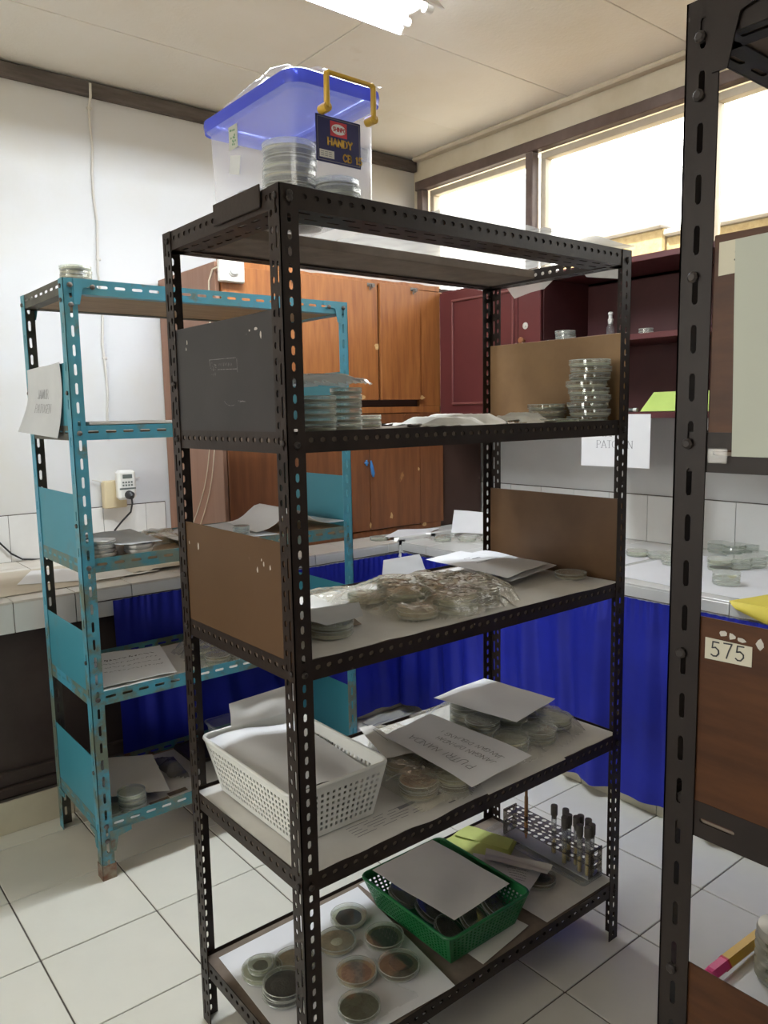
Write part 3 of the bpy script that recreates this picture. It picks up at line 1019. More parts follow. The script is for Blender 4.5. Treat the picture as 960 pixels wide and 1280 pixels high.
# --- the near rack at the right
RX0, RX1, RY0, RY1, RH = .040, 1.02, -1.20, -.718, 1.882
RT = [1.882, 1.452, 1.044, .625, .19]
cfg_r = dict(w=.036, wv=.042, bz=lambda h: (h - .039, h - .007),
             xb=[(0, .012, 0, 0, 0, 0), (.012, .026, .05, .03, .008, .05), (.026, .036, 0, 0, 0, 0)],
             yb=[(0, .014, 0, 0, 0, 0), (.014, .023, .05, .030, .0065, .049), (.023, .036, 0, 0, 0, 0)],
             bv=[(0, .016, 0, 0, 0, 0), (.016, .026, .085, .04, .006, .06), (.026, .042, 0, 0, 0, 0)],
             bh=[(.0025, .010, 0, 0, 0, 0), (.010, .022, .05, .03, .007, .06), (.022, .038, 0, 0, 0, 0)])
rrack = thing('slotted_rack', 'dark brown slotted-angle rack cut off at the right edge, numbered 575', 'rack', (.53, -.96, 0))
rack(rrack, RX0, RX1, RY0, RY1, RH, RT, M_rackr, cfg_r, M_board)
mb = MB()
gusset(mb, (RX0 - .0003, RY1 - .030, RT[0]), (0, -1, 0), (0, 0, -1), (-1, 0, 0), s=.075)
obj('gusset', mb, M_rackr, rrack)
rp1 = obj('end_panel', MB().bbox(RX0 + .003, RX0 + .006, RY0 + .006, RY1 - .036, RT[1] - .02, 1.651, .001), M_panel_red, rrack)
rp2 = obj('end_panel', MB().bbox(RX0 + .003, RX0 + .006, RY0 + .006, RY1 - .034, RT[2] - .02, 1.254, .001), M_panel_red, rrack)
rp3 = obj('end_panel', MB().bbox(RX0 + .003, RX0 + .006, RY0 + .006, RY1 - .034, RT[3] - .02, .846, .001), M_panel_red, rrack)
rp1['label'] = rp2['label'] = rp3['label'] = 'glossy red-brown end panel'
flakes(rp2, [(905, 792, .006, .004), (915, 796, .004, .004), (927, 800, .006, .003), (950, 806, .004, .006)], RX0 + .003, -1, 7)
bolts(rrack, [(RX0 - .001, -.735, z) for z in (1.612, 1.845, 1.79, 1.44, 1.21, .83)], (-1, 0, 0), M_boltd, .006)
tp = MB()
tp.bbox(RX0 - .002, RX0 + .001, -.778, -.757, 1.420, 1.436, .001)
obj('clear_tape', tp, M_film, rrack)

# ------------------------------------------------------------------ brown cupboard on the back counter
BX0, BX1, BY0, BZ1 = .873, 2.185, 1.945, 2.128
bc = thing('wall_cupboard', 'worn orange-brown veneered cupboard standing on the back counter in the corner', 'cupboard', (1.5, 2.24, CZ + .001))
z0 = CZ + .001
obj('side_panel', MB().bbox(BX0, BX0 + .02, BY0, YW - .012, z0, BZ1, .002), M_wood_s, bc)
obj('side_panel', MB().bbox(XW - .03, XW - .012, BY0 + .35, YW - .012, z0, BZ1, .002), M_wood_s, bc)
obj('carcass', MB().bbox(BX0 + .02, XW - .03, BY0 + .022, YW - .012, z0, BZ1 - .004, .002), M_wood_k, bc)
obj('top_rail', MB().bbox(BX0 + .0205, BX1, BY0 + .001, BY0 + .022, 2.100, 2.150, .002), M_wood, bc)
obj('middle_rail', MB().bbox(BX0 + .0205, BX1, BY0 + .004, BY0 + .022, 1.468, 1.500, .002), M_wood, bc)
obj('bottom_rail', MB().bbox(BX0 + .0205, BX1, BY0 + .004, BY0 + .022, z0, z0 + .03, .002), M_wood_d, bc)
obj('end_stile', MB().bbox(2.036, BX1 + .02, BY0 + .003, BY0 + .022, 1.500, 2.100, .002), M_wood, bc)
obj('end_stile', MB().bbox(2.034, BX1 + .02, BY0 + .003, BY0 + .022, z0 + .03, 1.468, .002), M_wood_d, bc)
for k, (x0, x1) in enumerate(((BX0 + .024, 1.300), (1.304, 1.751), (1.769, 2.033))):
    d = obj('door', MB().bbox(x0, x1, BY0 - .012, BY0 + .010, 1.535, 2.113, .002), M_wood, bc)
    hs = MB().bbox((x0 + x1) / 2 - .0, (x0 + x1) / 2 + .012, BY0 - .016, BY0 - .012, 2.095, 2.11, .001)
    hx = x1 - .045
    hs = MB().bbox(hx - .018, hx + .030, BY0 - .0145, BY0 - .012, 2.088, 2.106, .001)
    hs.tube([(hx - .005, BY0 - .02, 2.098), (hx - .005, BY0 - .02, 2.072)], .004, 8)
    hs.tube([(hx + .010, BY0 - .018, 2.100), (hx + .010, BY0 - .018, 2.080)], .003, 8)
    obj('hasp', hs, M_bolt, d)
for k, (x0, x1) in enumerate(((BX0 + .024, 1.300), (1.304, 1.689), (1.693, 2.031))):
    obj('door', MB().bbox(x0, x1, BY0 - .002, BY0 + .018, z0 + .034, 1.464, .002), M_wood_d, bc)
hk = MB().bbox(1.655, 1.676, BY0 - .012, BY0 - .002, 1.216, 1.226, .002)
hk.bbox(1.662, 1.669, BY0 - .014, BY0 - .002, 1.207, 1.236, .002)
obj('blue_hook', hk, mat('blue_plastic', (.05, .20, .50), .4), bc)
hk = MB().tube([(1.693, BY0 - .008, 1.232), (1.697, BY0 - .010, 1.20), (1.704, BY0 - .010, 1.165), (1.708, BY0 - .008, 1.148)], [.004, .009, .010, .004], 8)
obj('blue_tag', hk, MATS['blue_plastic'], bc, smooth=True)
knot = mat('veneer_scar', (.62, .40, .18), .6, (.45, .26, .10), 60)
for (px, py, a, b) in ((469, 433, .020, .022), (489, 645, .010, .020), (523, 586, .007, .013), (463, 657, .008, .018), (530, 655, .016, .012), (452, 497, .022, .012), (526, 497, .02, .012)):
    c = on(px, py, Y=BY0)
    yy = BY0 - .0122 if py < 505 else BY0 - .0023
    rn = random.Random(px)
    ring = [(c.x + a * math.cos(t * .7) * rn.uniform(.5, 1.1), yy, c.z + b * math.sin(t * .7) * rn.uniform(.5, 1.1)) for t in range(9)]
    m_ = MB()
    m_.add(ring, [tuple(range(9))])
    obj('veneer_scar', m_, knot, bc)

# white dial box on the cupboard and its cable
db = thing('dial_switch', 'white square switch box with a round dial at the cupboard top corner', 'switch', (.935, BY0 - .04, 2.04))
obj('housing', MB().bbox(.878, .996, BY0 - .042, BY0 - .0125, 2.040, 2.135, .005), M_white_pl, db)
M90 = Matrix.Translation((.94, BY0 - .042, 2.09)) @ Matrix.Rotation(math.radians(90), 4, 'X')
obj('dial', MB().lathe([(.026, 0), (.026, .004), (.020, .006), (.018, .011), (0, .012)], 24, M=M90), mat('pale_plastic', (.62, .63, .63), .35), db, smooth=True)
obj('cable', MB().tube([(.876, BY0 - .02, 2.10), (.866, BY0 + .006, 2.094), (.862, BY0 + .035, 2.05), (.866, BY0 + .05, 1.98), (.866, BY0 + .05, 1.50), (.865, BY0 + .055, 1.35)], .0035, 8), M_wire, db, smooth=True)
cb = thing('cable_loop', 'pair of loose cream wires hanging on the side of the brown cupboard', 'cable', (.86, 2.1, .95))
for (a, b) in (((262, 560), (241, 655)), ((268, 562), (248, 663))):
    p0, p3 = on(*a, X=.866), on(*b, X=.866)
    pts = []
    for k in range(9):
        u = k / 8
        p = p0.lerp(p3, u)
        p.y -= .035 * math.sin(math.pi * u)
        pts.append(p)
    obj('wire', MB().tube([p0 + Vector((0, 0, .25))] + pts, .0022, 6), M_wire, cb, smooth=True)

# ------------------------------------------------------------------ maroon wall cupboard
MX0, MZ0, MZ1, MY1, MYE = 2.19, 1.430, 2.10, 1.930, -1.6
mc = thing('wall_cupboard', 'dark maroon wall cupboard with one panelled door and open shelves below the window', 'cupboard', (2.36, .5, MZ0))
obj('top_board', MB().bbox(MX0, XW - .004, MYE, MY1, MZ1 - .025, MZ1, .002), M_maroon, mc)
obj('bottom_board', MB().bbox(MX0, XW - .004, MYE, MY1, MZ0, MZ0 + .025, .002), M_maroon, mc)
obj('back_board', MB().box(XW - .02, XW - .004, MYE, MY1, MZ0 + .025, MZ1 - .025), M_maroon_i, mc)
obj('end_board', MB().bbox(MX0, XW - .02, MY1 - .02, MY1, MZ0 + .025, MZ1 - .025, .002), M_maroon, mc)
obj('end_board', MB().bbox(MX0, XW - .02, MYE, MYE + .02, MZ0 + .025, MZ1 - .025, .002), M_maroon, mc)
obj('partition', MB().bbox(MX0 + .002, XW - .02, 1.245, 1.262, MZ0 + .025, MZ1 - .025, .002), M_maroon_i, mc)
obj('shelf_board', MB().bbox(MX0 + .004, XW - .02, MYE + .02, 1.244, 1.758, 1.782, .002), M_maroon, mc)
dr = MB()
dr.bbox(MX0 - .020, MX0 - .001, 1.385, MY1 - .002, MZ0 + .004, MZ1 - .012, .002)
door = obj('door', dr, M_maroon, mc)
iy0, iy1, iz0, iz1 = 1.405, 1.835, 1.505, 2.045
ml = MB()
for (a, b, c, d) in ((iy0, iy1, iz0, iz0 + .012), (iy0, iy1, iz1 - .012, iz1), (iy0, iy0 + .012, iz0 + .012, iz1 - .012), (iy1 - .012, iy1, iz0 + .012, iz1 - .012)):
    ml.bbox(MX0 - .029, MX0 - .020, a, b, c, d, .003)
obj('panel_moulding', ml, mat('maroon_moulding', (.16, .055, .05), .4), door)
ed = MB().bbox(MX0 - .0215, MX0 - .012, MY1 - .004, MY1 - .0005, MZ0 + .02, MZ1 - .03, .0012)
obj('worn_edge', ed, M_maroon_w, door)
stl = obj('stile', MB().bbox(MX0 - .020, MX0 - .001, 1.246, 1.382, MZ0 + .004, MZ1 - .012, .002), M_maroon, mc)
Mx = lambda y, z: Matrix.Translation((MX0 - .020, y, z)) @ Matrix.Rotation(math.radians(-90), 4, 'Y')
obj('lock_plate', MB().lathe([(.016, 0), (.016, .003), (.006, .004), (.005, .007), (0, .007)], 16, M=Mx(1.335, 1.868)), M_chip, stl, smooth=True)
obj('knob', MB().lathe([(.008, 0), (.007, .010), (.014, .016), (.016, .022), (.012, .029), (0, .031)], 16, M=Mx(1.345, 1.800)), M_knob, stl, smooth=True)

# ------------------------------------------------------------------ fittings on the back wall
cd = thing('conduit', 'thin painted cable running down the white wall from the beam', 'cable', (.59, YW, 1.29))
obj('cable', MB().tube([(.592, YW - .042, 2.985 - .03), (.591, YW - .04, 2.90), (.592, YW - .008, 2.86)] + [(.592 + .006 * math.sin(k * 1.9), YW - .006, 2.8 - k * .11) for k in range(14)], .006, 8), M_greycable, cd, smooth=True)
for z in (2.86, 2.2, 1.75):
    obj('clip', MB().bbox(.582, .604, YW - .013, YW - .001, z - .006, z + .006, .002), M_greycable, cd)
sk = thing('wall_socket', 'yellowed wall socket box with a white plug-in timer and black plug', 'socket', (.58, YW, 1.04))
obj('socket_box', MB().bbox(.535, .640, YW - .055, YW - .008, 1.045, 1.175, .004), M_beige, sk)
tm = obj('timer', MB().bbox(.585, .672, YW - .105, YW - .055, 1.085, 1.225, .012), M_white_pl, sk)
ty = YW - .1052
obj('timer_display', MB().bbox(.606, .652, ty - .001, ty + .001, 1.186, 1.205, .0005), M_lcd, tm)
for k in range(4):
    for j in range(2):
        obj('button', MB().bbox(.604 + k * .0135, .612 + k * .0135, ty - .002, ty + .001, 1.150 + j * .014, 1.158 + j * .014, .001), M_lcd, tm)
obj('timer_band', MB().bbox(.590, .667, ty - .001, ty + .001, 1.134, 1.142, .0005), M_lcd, tm)
obj('stub_wire', MB().tube([(.495, YW - .012, 1.182), (.52, YW - .02, 1.176), (.536, YW - .03, 1.17)], .003, 6).tube([(.64, YW - .03, 1.17), (.68, YW - .012, 1.176), (.725, YW - .010, 1.18)], .003, 6), M_greycable, sk)
pg = obj('plug', MB().tube([(.632, ty + .001, 1.108), (.632, ty - .022, 1.106), (.632, ty - .036, 1.098)], [.021, .020, .010], 16), M_black, sk, smooth=True)
obj('cord', MB().tube([(.632, ty - .030, 1.10), (.632, ty - .034, 1.07), (.625, ty - .028, 1.03), (.60, ty + .02, .985), (.572, ty + .05, .94), (.562, ty + .07, .89), (.562, ty + .06, CZ + .01)], .0045, 8), M_black, sk, smooth=True)
kc = thing('power_cord', 'thin black cord sagging along the wall tiles at the far left', 'cord', (.1, YW - .03, .87))
p0 = [(-25, 655), (0, 679), (14, 692), (28, 699), (52, 699.5), (85, 697), (112, 699)]
obj('cord', MB().tube([on(x, y, Y=YW - .02) for x, y in p0], .004, 8), M_black, kc, smooth=True)


# ------------------------------------------------------------------ lettering: strokes drawn as flat print
GLY = {
    'A': (.72, [[(0, 0), (.36, 1), (.72, 0)], [(.13, .36), (.59, .36)]]),
    'B': (.62, [[(0, 0), (0, 1), (.38, 1), (.55, .88), (.55, .65), (.38, .53), (0, .53)], [(.38, .53), (.60, .40), (.60, .14), (.40, 0), (0, 0)]]),
    'C': (.66, [[(.64, .82), (.5, .97), (.3, 1), (.1, .85), (0, .5), (.1, .15), (.3, 0), (.5, .03), (.64, .18)]]),
    'D': (.68, [[(0, 0), (0, 1), (.32, 1), (.58, .82), (.66, .5), (.58, .18), (.32, 0), (0, 0)]]),
    'E': (.56, [[(.54, 1), (0, 1), (0, 0), (.56, 0)], [(0, .52), (.42, .52)]]),
    'G': (.70, [[(.64, .82), (.5, .97), (.32, 1), (.1, .85), (0, .5), (.1, .15), (.32, 0), (.55, .04), (.66, .16), (.66, .45), (.40, .45)]]),
    'H': (.68, [[(0, 0), (0, 1)], [(.66, 0), (.66, 1)], [(0, .52), (.66, .52)]]),
    'I': (.16, [[(.08, 0), (.08, 1)]]),
    'J': (.44, [[(.40, 1), (.40, .2), (.28, .02), (.12, 0), (0, .14)]]),
    'L': (.52, [[(0, 1), (0, 0), (.5, 0)]]),
    'M': (.86, [[(0, 0), (.04, 1), (.42, .12), (.80, 1), (.84, 0)]]),
    'N': (.70, [[(0, 0), (0, 1), (.66, 0), (.66, 1)]]),
    'O': (.72, [[(.36, 0), (.1, .14), (0, .5), (.1, .86), (.36, 1), (.6, .86), (.7, .5), (.6, .14), (.36, 0)]]),
    'P': (.60, [[(0, 0), (0, 1), (.38, 1), (.56, .88), (.56, .62), (.38, .48), (0, .48)]]),
    'R': (.64, [[(0, 0), (0, 1), (.38, 1), (.55, .88), (.55, .64), (.38, .52), (0, .52)], [(.30, .52), (.62, 0)]]),
    'S': (.56, [[(.52, .86), (.38, 1), (.16, 1), (.02, .84), (.06, .62), (.46, .42), (.54, .2), (.4, .02), (.16, 0), (0, .14)]]),
    'T': (.66, [[(0, 1), (.66, 1)], [(.33, 1), (.33, 0)]]),
    'U': (.68, [[(0, 1), (0, .25), (.14, .03), (.34, 0), (.54, .03), (.66, .25), (.66, 1)]]),
    'Y': (.68, [[(0, 1), (.34, .5), (.68, 1)], [(.34, .5), (.34, 0)]]),
    '!': (.16, [[(.08, 1), (.08, .3)], [(.08, .06), (.08, 0)]]),
    '5': (.56, [[(.54, 1), (.10, .98), (.05, .56), (.30, .62), (.52, .46), (.54, .24), (.36, .02), (.14, 0), (0, .10)]]),
    '7': (.56, [[(0, .98), (.56, 1), (.36, .5), (.22, 0)]]),
    '1': (.30, [[(0, .8), (.16, 1), (.16, 0)]]),
    '8': (.56, [[(.28, .52), (.06, .68), (.08, .9), (.28, 1), (.48, .9), (.5, .68), (.28, .52), (.02, .34), (.04, .1), (.28, 0), (.52, .1), (.54, .34), (.28, .52)]]),
}
SERIF = {'A': [(0, 0), (.72, 0)], 'E': [], 'H': [(0, 0), (0, 1), (.66, 0), (.66, 1)], 'J': [(.40, 1)], 'M': [(0, 0), (.84, 0), (.04, 1), (.80, 1)],
         'N': [(0, 0), (0, 1), (.66, 1)], 'P': [(0, 0)], 'R': [(0, 0), (.62, 0)], 'T': [(.33, 0)], 'U': [(0, 1), (.66, 1)], 'Y': [(0, 1), (.68, 1), (.34, 0)]}


def text_w(txt, gap=.22):
    return sum((.45 if c == ' ' else GLY[c][0]) + gap for c in txt) - gap


def write(mb, txt, size, w, place, serif=False, gap=.22, jitter=0.0, seed=1, slant=0.0):
    """strokes of txt, letter height size; place(x, y) gives the point on the surface in metres from the baseline start"""
    rn = random.Random(seed)
    x = 0.0

    def seg(a, b, w0):
        a, b = Vector(a), Vector(b)
        d = b - a
        if d.length < 1e-7:
            return
        d.normalize()
        s = Vector((-d.y, d.x)) * w0 / 2
        e = d * w0 * .35
        q = [a - e - s, b + e - s, b + e + s, a - e + s]
        mb.add([place(*p) for p in q], [(0, 1, 2, 3)])
    for c in txt:
        if c == ' ':
            x += .45 + gap
            continue
        gw, strokes = GLY[c]
        dx, dy, sc = rn.uniform(-jitter, jitter), rn.uniform(-jitter, jitter), 1 + rn.uniform(-jitter, jitter)
        for st_ in strokes:
            pts = [((x + px * sc + dx + slant * py + rn.uniform(-jitter, jitter) * .4) * size, (py * sc + dy + rn.uniform(-jitter, jitter) * .4) * size) for px, py in st_]
            for k in range(len(pts) - 1):
                ww = w
                if serif:
                    d = Vector(pts[k + 1]) - Vector(pts[k])
                    ww = w * (1.25 if abs(d.y) > abs(d.x) * .8 else .55)
                seg(pts[k], pts[k + 1], ww)
        if serif:
            for (px, py) in SERIF.get(c, []):
                X, Y = (x + px + dx) * size, (py + dy) * size
                seg((X - .13 * size, Y), (X + .13 * size, Y), w * .5)
        x += gw + gap
    return x * size


# ------------------------------------------------------------------ paper
def bil(c00, c10, c11, c01):
    a, b, c, d = Vector(c00), Vector(c10), Vector(c11), Vector(c01)
    return lambda u, v: a * (1 - u) * (1 - v) + b * u * (1 - v) + c * u * v + d * (1 - u) * v


def paper(name, label, cat, corners, mt=None, wave=.0015, seed=1, nu=10, nv=10, th=.0006, group=None, curl=None, parent=None, lift=0.0, ragged=0.0):
    """one sheet between four corner points (ordered round the sheet, up-side by the right-hand rule)"""
    B = bil(*corners)
    nrm = (Vector(corners[1]) - Vector(corners[0])).cross(Vector(corners[3]) - Vector(corners[0])).normalized()

    def S(u, v):
        p = B(u, v)
        h = wave * (noise.noise(Vector((u * 2.3 + seed * 3.7, v * 2.3, seed))) + .3)
        if curl:
            h += curl(u, v)
        if ragged:
            e_ = (Vector(corners[0]) - Vector(corners[3])).normalized()
            p = p + e_ * ragged * (noise.noise(Vector((u * 5.1, seed * 1.7, 0))) + .5 * noise.noise(Vector((u * 17, seed * 1.7, 4)))) * max(0, 1 - v * 6)
        return p + nrm * (h + lift)
    mb = MB().sheet(S, nu, nv, th)
    c = B(.5, .5)
    base = Vector((c.x, c.y, min(Vector(q).z for q in corners)))
    o = obj(name, mb, mt or M_paper, parent, smooth=True, loc=None if parent else base)
    if not parent:
        tag(o, label, cat, group)
    o_n = nrm
    return o, (lambda u, v, n=.0009: S(u, v) + o_n * n)


def on_sheet(S, w, h, u0, v0, flip=False, n=.0009):
    """place(x, y) for write(): metres from the point (u0, v0) of a sheet w x h"""
    s = -1 if flip else 1
    return lambda x, y: S(u0 + s * x / w, v0 + s * y / h, n)


def print_lines(name, S, parent, rows, seed=1, mt=None, n=.0009):
    """rows of small print: (u0, u1, v, thickness)"""
    rn = random.Random(seed)
    mb = MB()
    for (u0, u1, v, t) in rows:
        u = u0
        while u < u1:
            l = rn.uniform(.02, .06) * (1 if u1 - u0 < .7 else 1.3)
            a = min(u + l, u1)
            mb.add([S(u, v, n), S(a, v, n), S(a, v + t, n), S(u, v + t, n)], [(0, 1, 2, 3)])
            u = a + rn.uniform(.008, .018)
    o = obj(name, mb, mt or M_inkg, parent)
    o['kind'] = 'stuff'
    return o


def pxpaper(name, label, px, Z, cat='paper', mt=None, dz=(0, 0, 0, 0), **kw):
    """sheet whose corners are read at height Z (plus dz per corner)"""
    cs = [on(x, y, Z=Z + d) for (x, y), d in zip(px, dz)]
    return paper(name, label, cat, cs, mt, **kw)


# signs
so, S = paper('paper_sign', 'printed paper sign curling off the end of the teal rack', 'sign',
              [on(28, 541, X=TX0 - .05), on(72, 548, X=TX0 - .018), on(75, 453, X=TX0 - .004), on(34, 463, X=TX0 - .004)], M_paper3, .004, 3, 8, 14,
              curl=lambda u, v: -.012 * math.sin(math.pi * v) + (.014 * (1 - v) ** 3) * (1 - u))
hw, hh = .37, .21
tx = MB()
for txt, v in (('JAMUR', .545), ('PATOGEN', .335)):
    sz = .027
    u0 = .5 - text_w(txt, .16) * sz / hw / 2 + (-.04 if txt == 'JAMUR' else 0)
    write(tx, txt, sz, .0017, on_sheet(S, hw, hh, u0, v), serif=True, gap=.16)
obj('lettering', tx, M_inkg, so)
so, S = paper('paper_sign', 'white printed sign taped to the bottom of the maroon cupboard', 'sign',
              [(MX0 - .004, 1.015, 1.219), (MX0 - .004, .668, 1.219), (MX0 - .003, .668, 1.447), (MX0 - .003, 1.015, 1.447)], M_paper, .002, 5, 6, 6)
tx = MB()
for txt, v in (('JAMUR', .58), ('PATOGEN', .36)):
    sz = .032
    write(tx, txt, sz, .0022, on_sheet(S, .347, .228, .5 - text_w(txt, .16) * sz / .347 / 2, v), serif=True, gap=.16)
obj('lettering', tx, M_inkg, so)
# number label and papers on the near rack
lo_, S = paper('number_label', 'cream number label reading 575 stuck on the near rack', 'label',
               [(RX0 + .0024, -.760, 1.209), (RX0 + .0024, -.811, 1.211), (RX0 + .0024, -.811, 1.2325), (RX0 + .0024, -.760, 1.2325)], mat('cream_label', (.55, .52, .41), .6), 0, 1, 2, 2, .0003)
tx = MB()
write(tx, '575', .0155, .0016, on_sheet(S, .051, .0225, .15, .2, n=.0004), gap=.28, jitter=.03, seed=4)
obj('lettering', tx, M_ink, lo_)
lo_, S = paper('number_label', 'pale number label half hidden behind the big blank sheet', 'label',
               [(RX0 + .0024, -.760, 1.610), (RX0 + .0024, -.800, 1.612), (RX0 + .0024, -.800, 1.644), (RX0 + .0024, -.760, 1.643)], MATS['cream_label'], 0, 1, 2, 2, .0003)
tx = MB()
write(tx, '5', .016, .0016, on_sheet(S, .04, .033, .42, .35, n=.0004))
obj('lettering', tx, M_ink, lo_)
paper('paper_sheet', 'big blank greenish-white sheet hung on the end of the near rack', 'paper',
      [(RX0 - .003, -.784, 1.428), (RX0 - .003, -1.10, 1.428), (RX0 + .001, -1.10, 1.652), (RX0 + .0015, -.777, 1.643)], mat('greenish_paper', (.43, .45, .39), .75), .001, 2, 8, 8)

# ------------------------------------------------------------------ petri dishes
ORD = ['bottom', 'second', 'third', 'fourth', 'fifth', 'sixth', 'seventh', 'eighth', 'ninth', 'tenth']
DISH = {}


def dish_meshes(r, h, glass):
    k = (r, h, glass.name)
    if k not in DISH:
        t = .0013
        rb = r * .945
        base = MB().lathe([(0, 0), (rb - .001, 0), (rb, .001), (rb, h * .80), (rb - t, h * .80), (rb - t, t), (0, t)], 26)
        lid = MB().lathe([(r, h * .30), (r, h - .001), (r - .001, h), (0, h), (0, h - t), (r - t, h - t), (r - t, h * .30), (r, h * .30)], 26)
        ms = []
        for nm, mb in (('dish_base', base), ('dish_lid', lid)):
            o = obj(nm, mb, glass, smooth=True)
            ms.append(o.data)
            bpy.data.objects.remove(o)
        rg_ = MB()  # pale bead rings added to stand in for light refracted at the glass edges
        for (rr, zz) in ((r - .0003, h - .0012), (r - .0003, h * .32), (rb - .0004, .0012)):
            rg_.tube([(rr * math.cos(2 * math.pi * q / 26), rr * math.sin(2 * math.pi * q / 26), zz) for q in range(27)], .0009, 5, caps=False)
        o = obj('rim', rg_, M_gleam, smooth=True)
        ms.append(o.data)
        bpy.data.objects.remove(o)
        DISH[k] = ms
    return DISH[k]


AGAR = {}


def agar_mesh(r, h, mold, colony):
    k = (round(r, 4), mold, colony)
    if k not in AGAR:
        mb = MB().lathe([(0, .0016), (r * .92, .0016), (r * .92, h * .46), (0, h * .46)], 22)
        o = obj('agar', mb, M_mold[mold], smooth=True)
        AGAR[k] = o.data
        bpy.data.objects.remove(o)
    return AGAR[k]


def dish(p, label, r=.048, h=.017, agar='pale', glass=None, group=None, colony=None, tilt=None, rz=0.0):
    """a covered petri dish: base, lid and the medium inside"""
    glass = glass or M_dish
    t = thing('petri_dish', label, 'petri dish', p, rz, group)
    if tilt:
        t.rotation_euler = (tilt[0], tilt[1], rz)
    b, l, rm = dish_meshes(r, h, glass)
    for nm, me in (('dish_base', b), ('dish_lid', l), ('rim', rm)):
        o = bpy.data.objects.new(nm, me)
        COL.objects.link(o)
        o.parent = t
    if agar:
        o = bpy.data.objects.new('agar', agar_mesh(r, h, agar, None))
        COL.objects.link(o)
        o.parent = t
    if colony:   # a mould colony grown off-centre on the medium
        cm, cr, cx, cy = colony
        rn = random.Random(int(p[0] * 1e4))
        mb = MB()
        n = 22
        rings = [[(0, 0, h * .46 + .0028)]]
        vs = [(cx, cy, h * .46 + .0026)]
        fs = []
        for q, (f, z) in enumerate(((.35, .0030), (.7, .0018), (1.0, .0002))):
            for k in range(n):
                a = 2 * math.pi * k / n
                rr = cr * f * (1 + .16 * noise.noise(Vector((math.cos(a) * 1.5 + rn.random() * .15, math.sin(a) * 1.5, p[0] * 40))))
                vs.append((cx + rr * math.cos(a), cy + rr * math.sin(a), h * .46 + z))
        for k in range(n):
            fs.append((0, 1 + k, 1 + (k + 1) % n))
            for q in range(2):
                fs.append((1 + q * n + k, 1 + (q + 1) * n + k, 1 + (q + 1) * n + (k + 1) % n, 1 + q * n + (k + 1) % n))
        obj('colony', mb_set(mb, vs, fs), M_mold[cm], t, smooth='all', local=True)
    return t


def mb_set(mb, vs, fs):
    mb.add(vs, fs)
    return mb


def stack(x, y, z, n, where, r=.048, h=.0172, agars=('pale',), glass=None, group=None, jit=.002, seed=1, adj='glass'):
    rn = random.Random(seed)
    for k in range(n):
        if n == 1:
            lb = '%s petri dish %s' % (adj, where)
        else:
            o = 'topmost' if k == n - 1 else ('bottom' if k == 0 else ORD[k] + ' up')
            lb = '%s dish, %s %s' % (adj, o, where)
        dish((x + rn.uniform(-jit, jit), y + rn.uniform(-jit, jit), z + k * (h + .0004)), lb, r, h, agars[k % len(agars)], glass, group, rz=rn.uniform(0, 6))


P3 = [a + ' ' + b for a in ('front', 'middle', 'rear') for b in ('left', 'centre', 'right')]
P6 = [a + ' ' + b for a in ('front', 'middle', 'rear') for b in ('left', 'right')]
LAY = {1: ['single'], 2: ['lower', 'upper'], 3: ['bottom', 'middle', 'top']}


# ------------------------------------------------------------------ plastic bags: film draped over what is inside
def inside(poly, x, y):
    c = False
    j = len(poly) - 1
    for i in range(len(poly)):
        xi, yi = poly[i]
        xj, yj = poly[j]
        if (yi > y) != (yj > y) and x < (xj - xi) * (y - yi) / (yj - yi) + xi:
            c = not c
        j = i
    return c


def edge_d(poly, x, y):
    m = 9
    for i in range(len(poly)):
        (x0, y0), (x1, y1) = poly[i - 1], poly[i]
        dx, dy = x1 - x0, y1 - y0
        t = max(0, min(1, ((x - x0) * dx + (y - y0) * dy) / (dx * dx + dy * dy)))
        m = min(m, math.hypot(x - x0 - t * dx, y - y0 - t * dy))
    return m


def bag(name, label, poly, z0, bumps, mt, seed=1, step=.006, wr=.006, lift=.004, cat='bag', slope=1.1, ridge=16):
    """poly: outline (x, y); bumps: (x, y, radius, height) of the things under the film"""
    xs = [p[0] for p in poly]
    ys = [p[1] for p in poly]
    x0, x1, y0, y1 = min(xs), max(xs), min(ys), max(ys)
    nx, ny = int((x1 - x0) / step) + 1, int((y1 - y0) / step) + 1
    idx, vs, fs = {}, [], []

    def hgt(x, y):
        hh = lift
        for bx, by, br, bh in bumps:
            d = math.hypot(x - bx, y - by) - br
            hh = max(hh, bh + .003 if d < 0 else bh + .003 - d * slope)
        n1 = abs(noise.noise(Vector((x * ridge, y * ridge * .6, seed))))
        n2 = abs(noise.noise(Vector((x * ridge * 2.3 + 9, y * ridge * 2.1, seed + 5))))
        n3 = noise.noise(Vector((x * 60, y * 60, seed)))
        hh += wr * (1 - 2.2 * n1) * .8 + wr * .5 * (1 - 2 * n2) + wr * .12 * n3
        e = edge_d(poly, x, y)
        return max(.0015, min(hh, .002 + e * 1.5))
    for j in range(ny + 1):
        for i in range(nx + 1):
            x, y = x0 + i * step, y0 + j * step
            wob = .01 * noise.noise(Vector((x * 14, y * 14, seed + 2)))
            if inside(poly, x + wob, y + wob):
                idx[i, j] = len(vs)
                vs.append((x, y, z0 + hgt(x, y)))
    for (i, j) in list(idx):
        if (i + 1, j) in idx and (i, j + 1) in idx and (i + 1, j + 1) in idx:
            fs.append((idx[i, j], idx[i + 1, j], idx[i + 1, j + 1], idx[i, j + 1]))
    mb = MB()
    mb.add(vs, fs)
    cx, cy = sum(xs) / len(xs), sum(ys) / len(ys)
    o = obj(name, mb, mt, smooth='all', loc=(cx, cy, z0))
    return tag(o, label, cat)


ZB = [h - .0065 for h in DT]          # board tops of the dark rack
TB = [h - (.0305 if k != 2 else .0065) for k, h in enumerate(TT)]          # of the teal rack

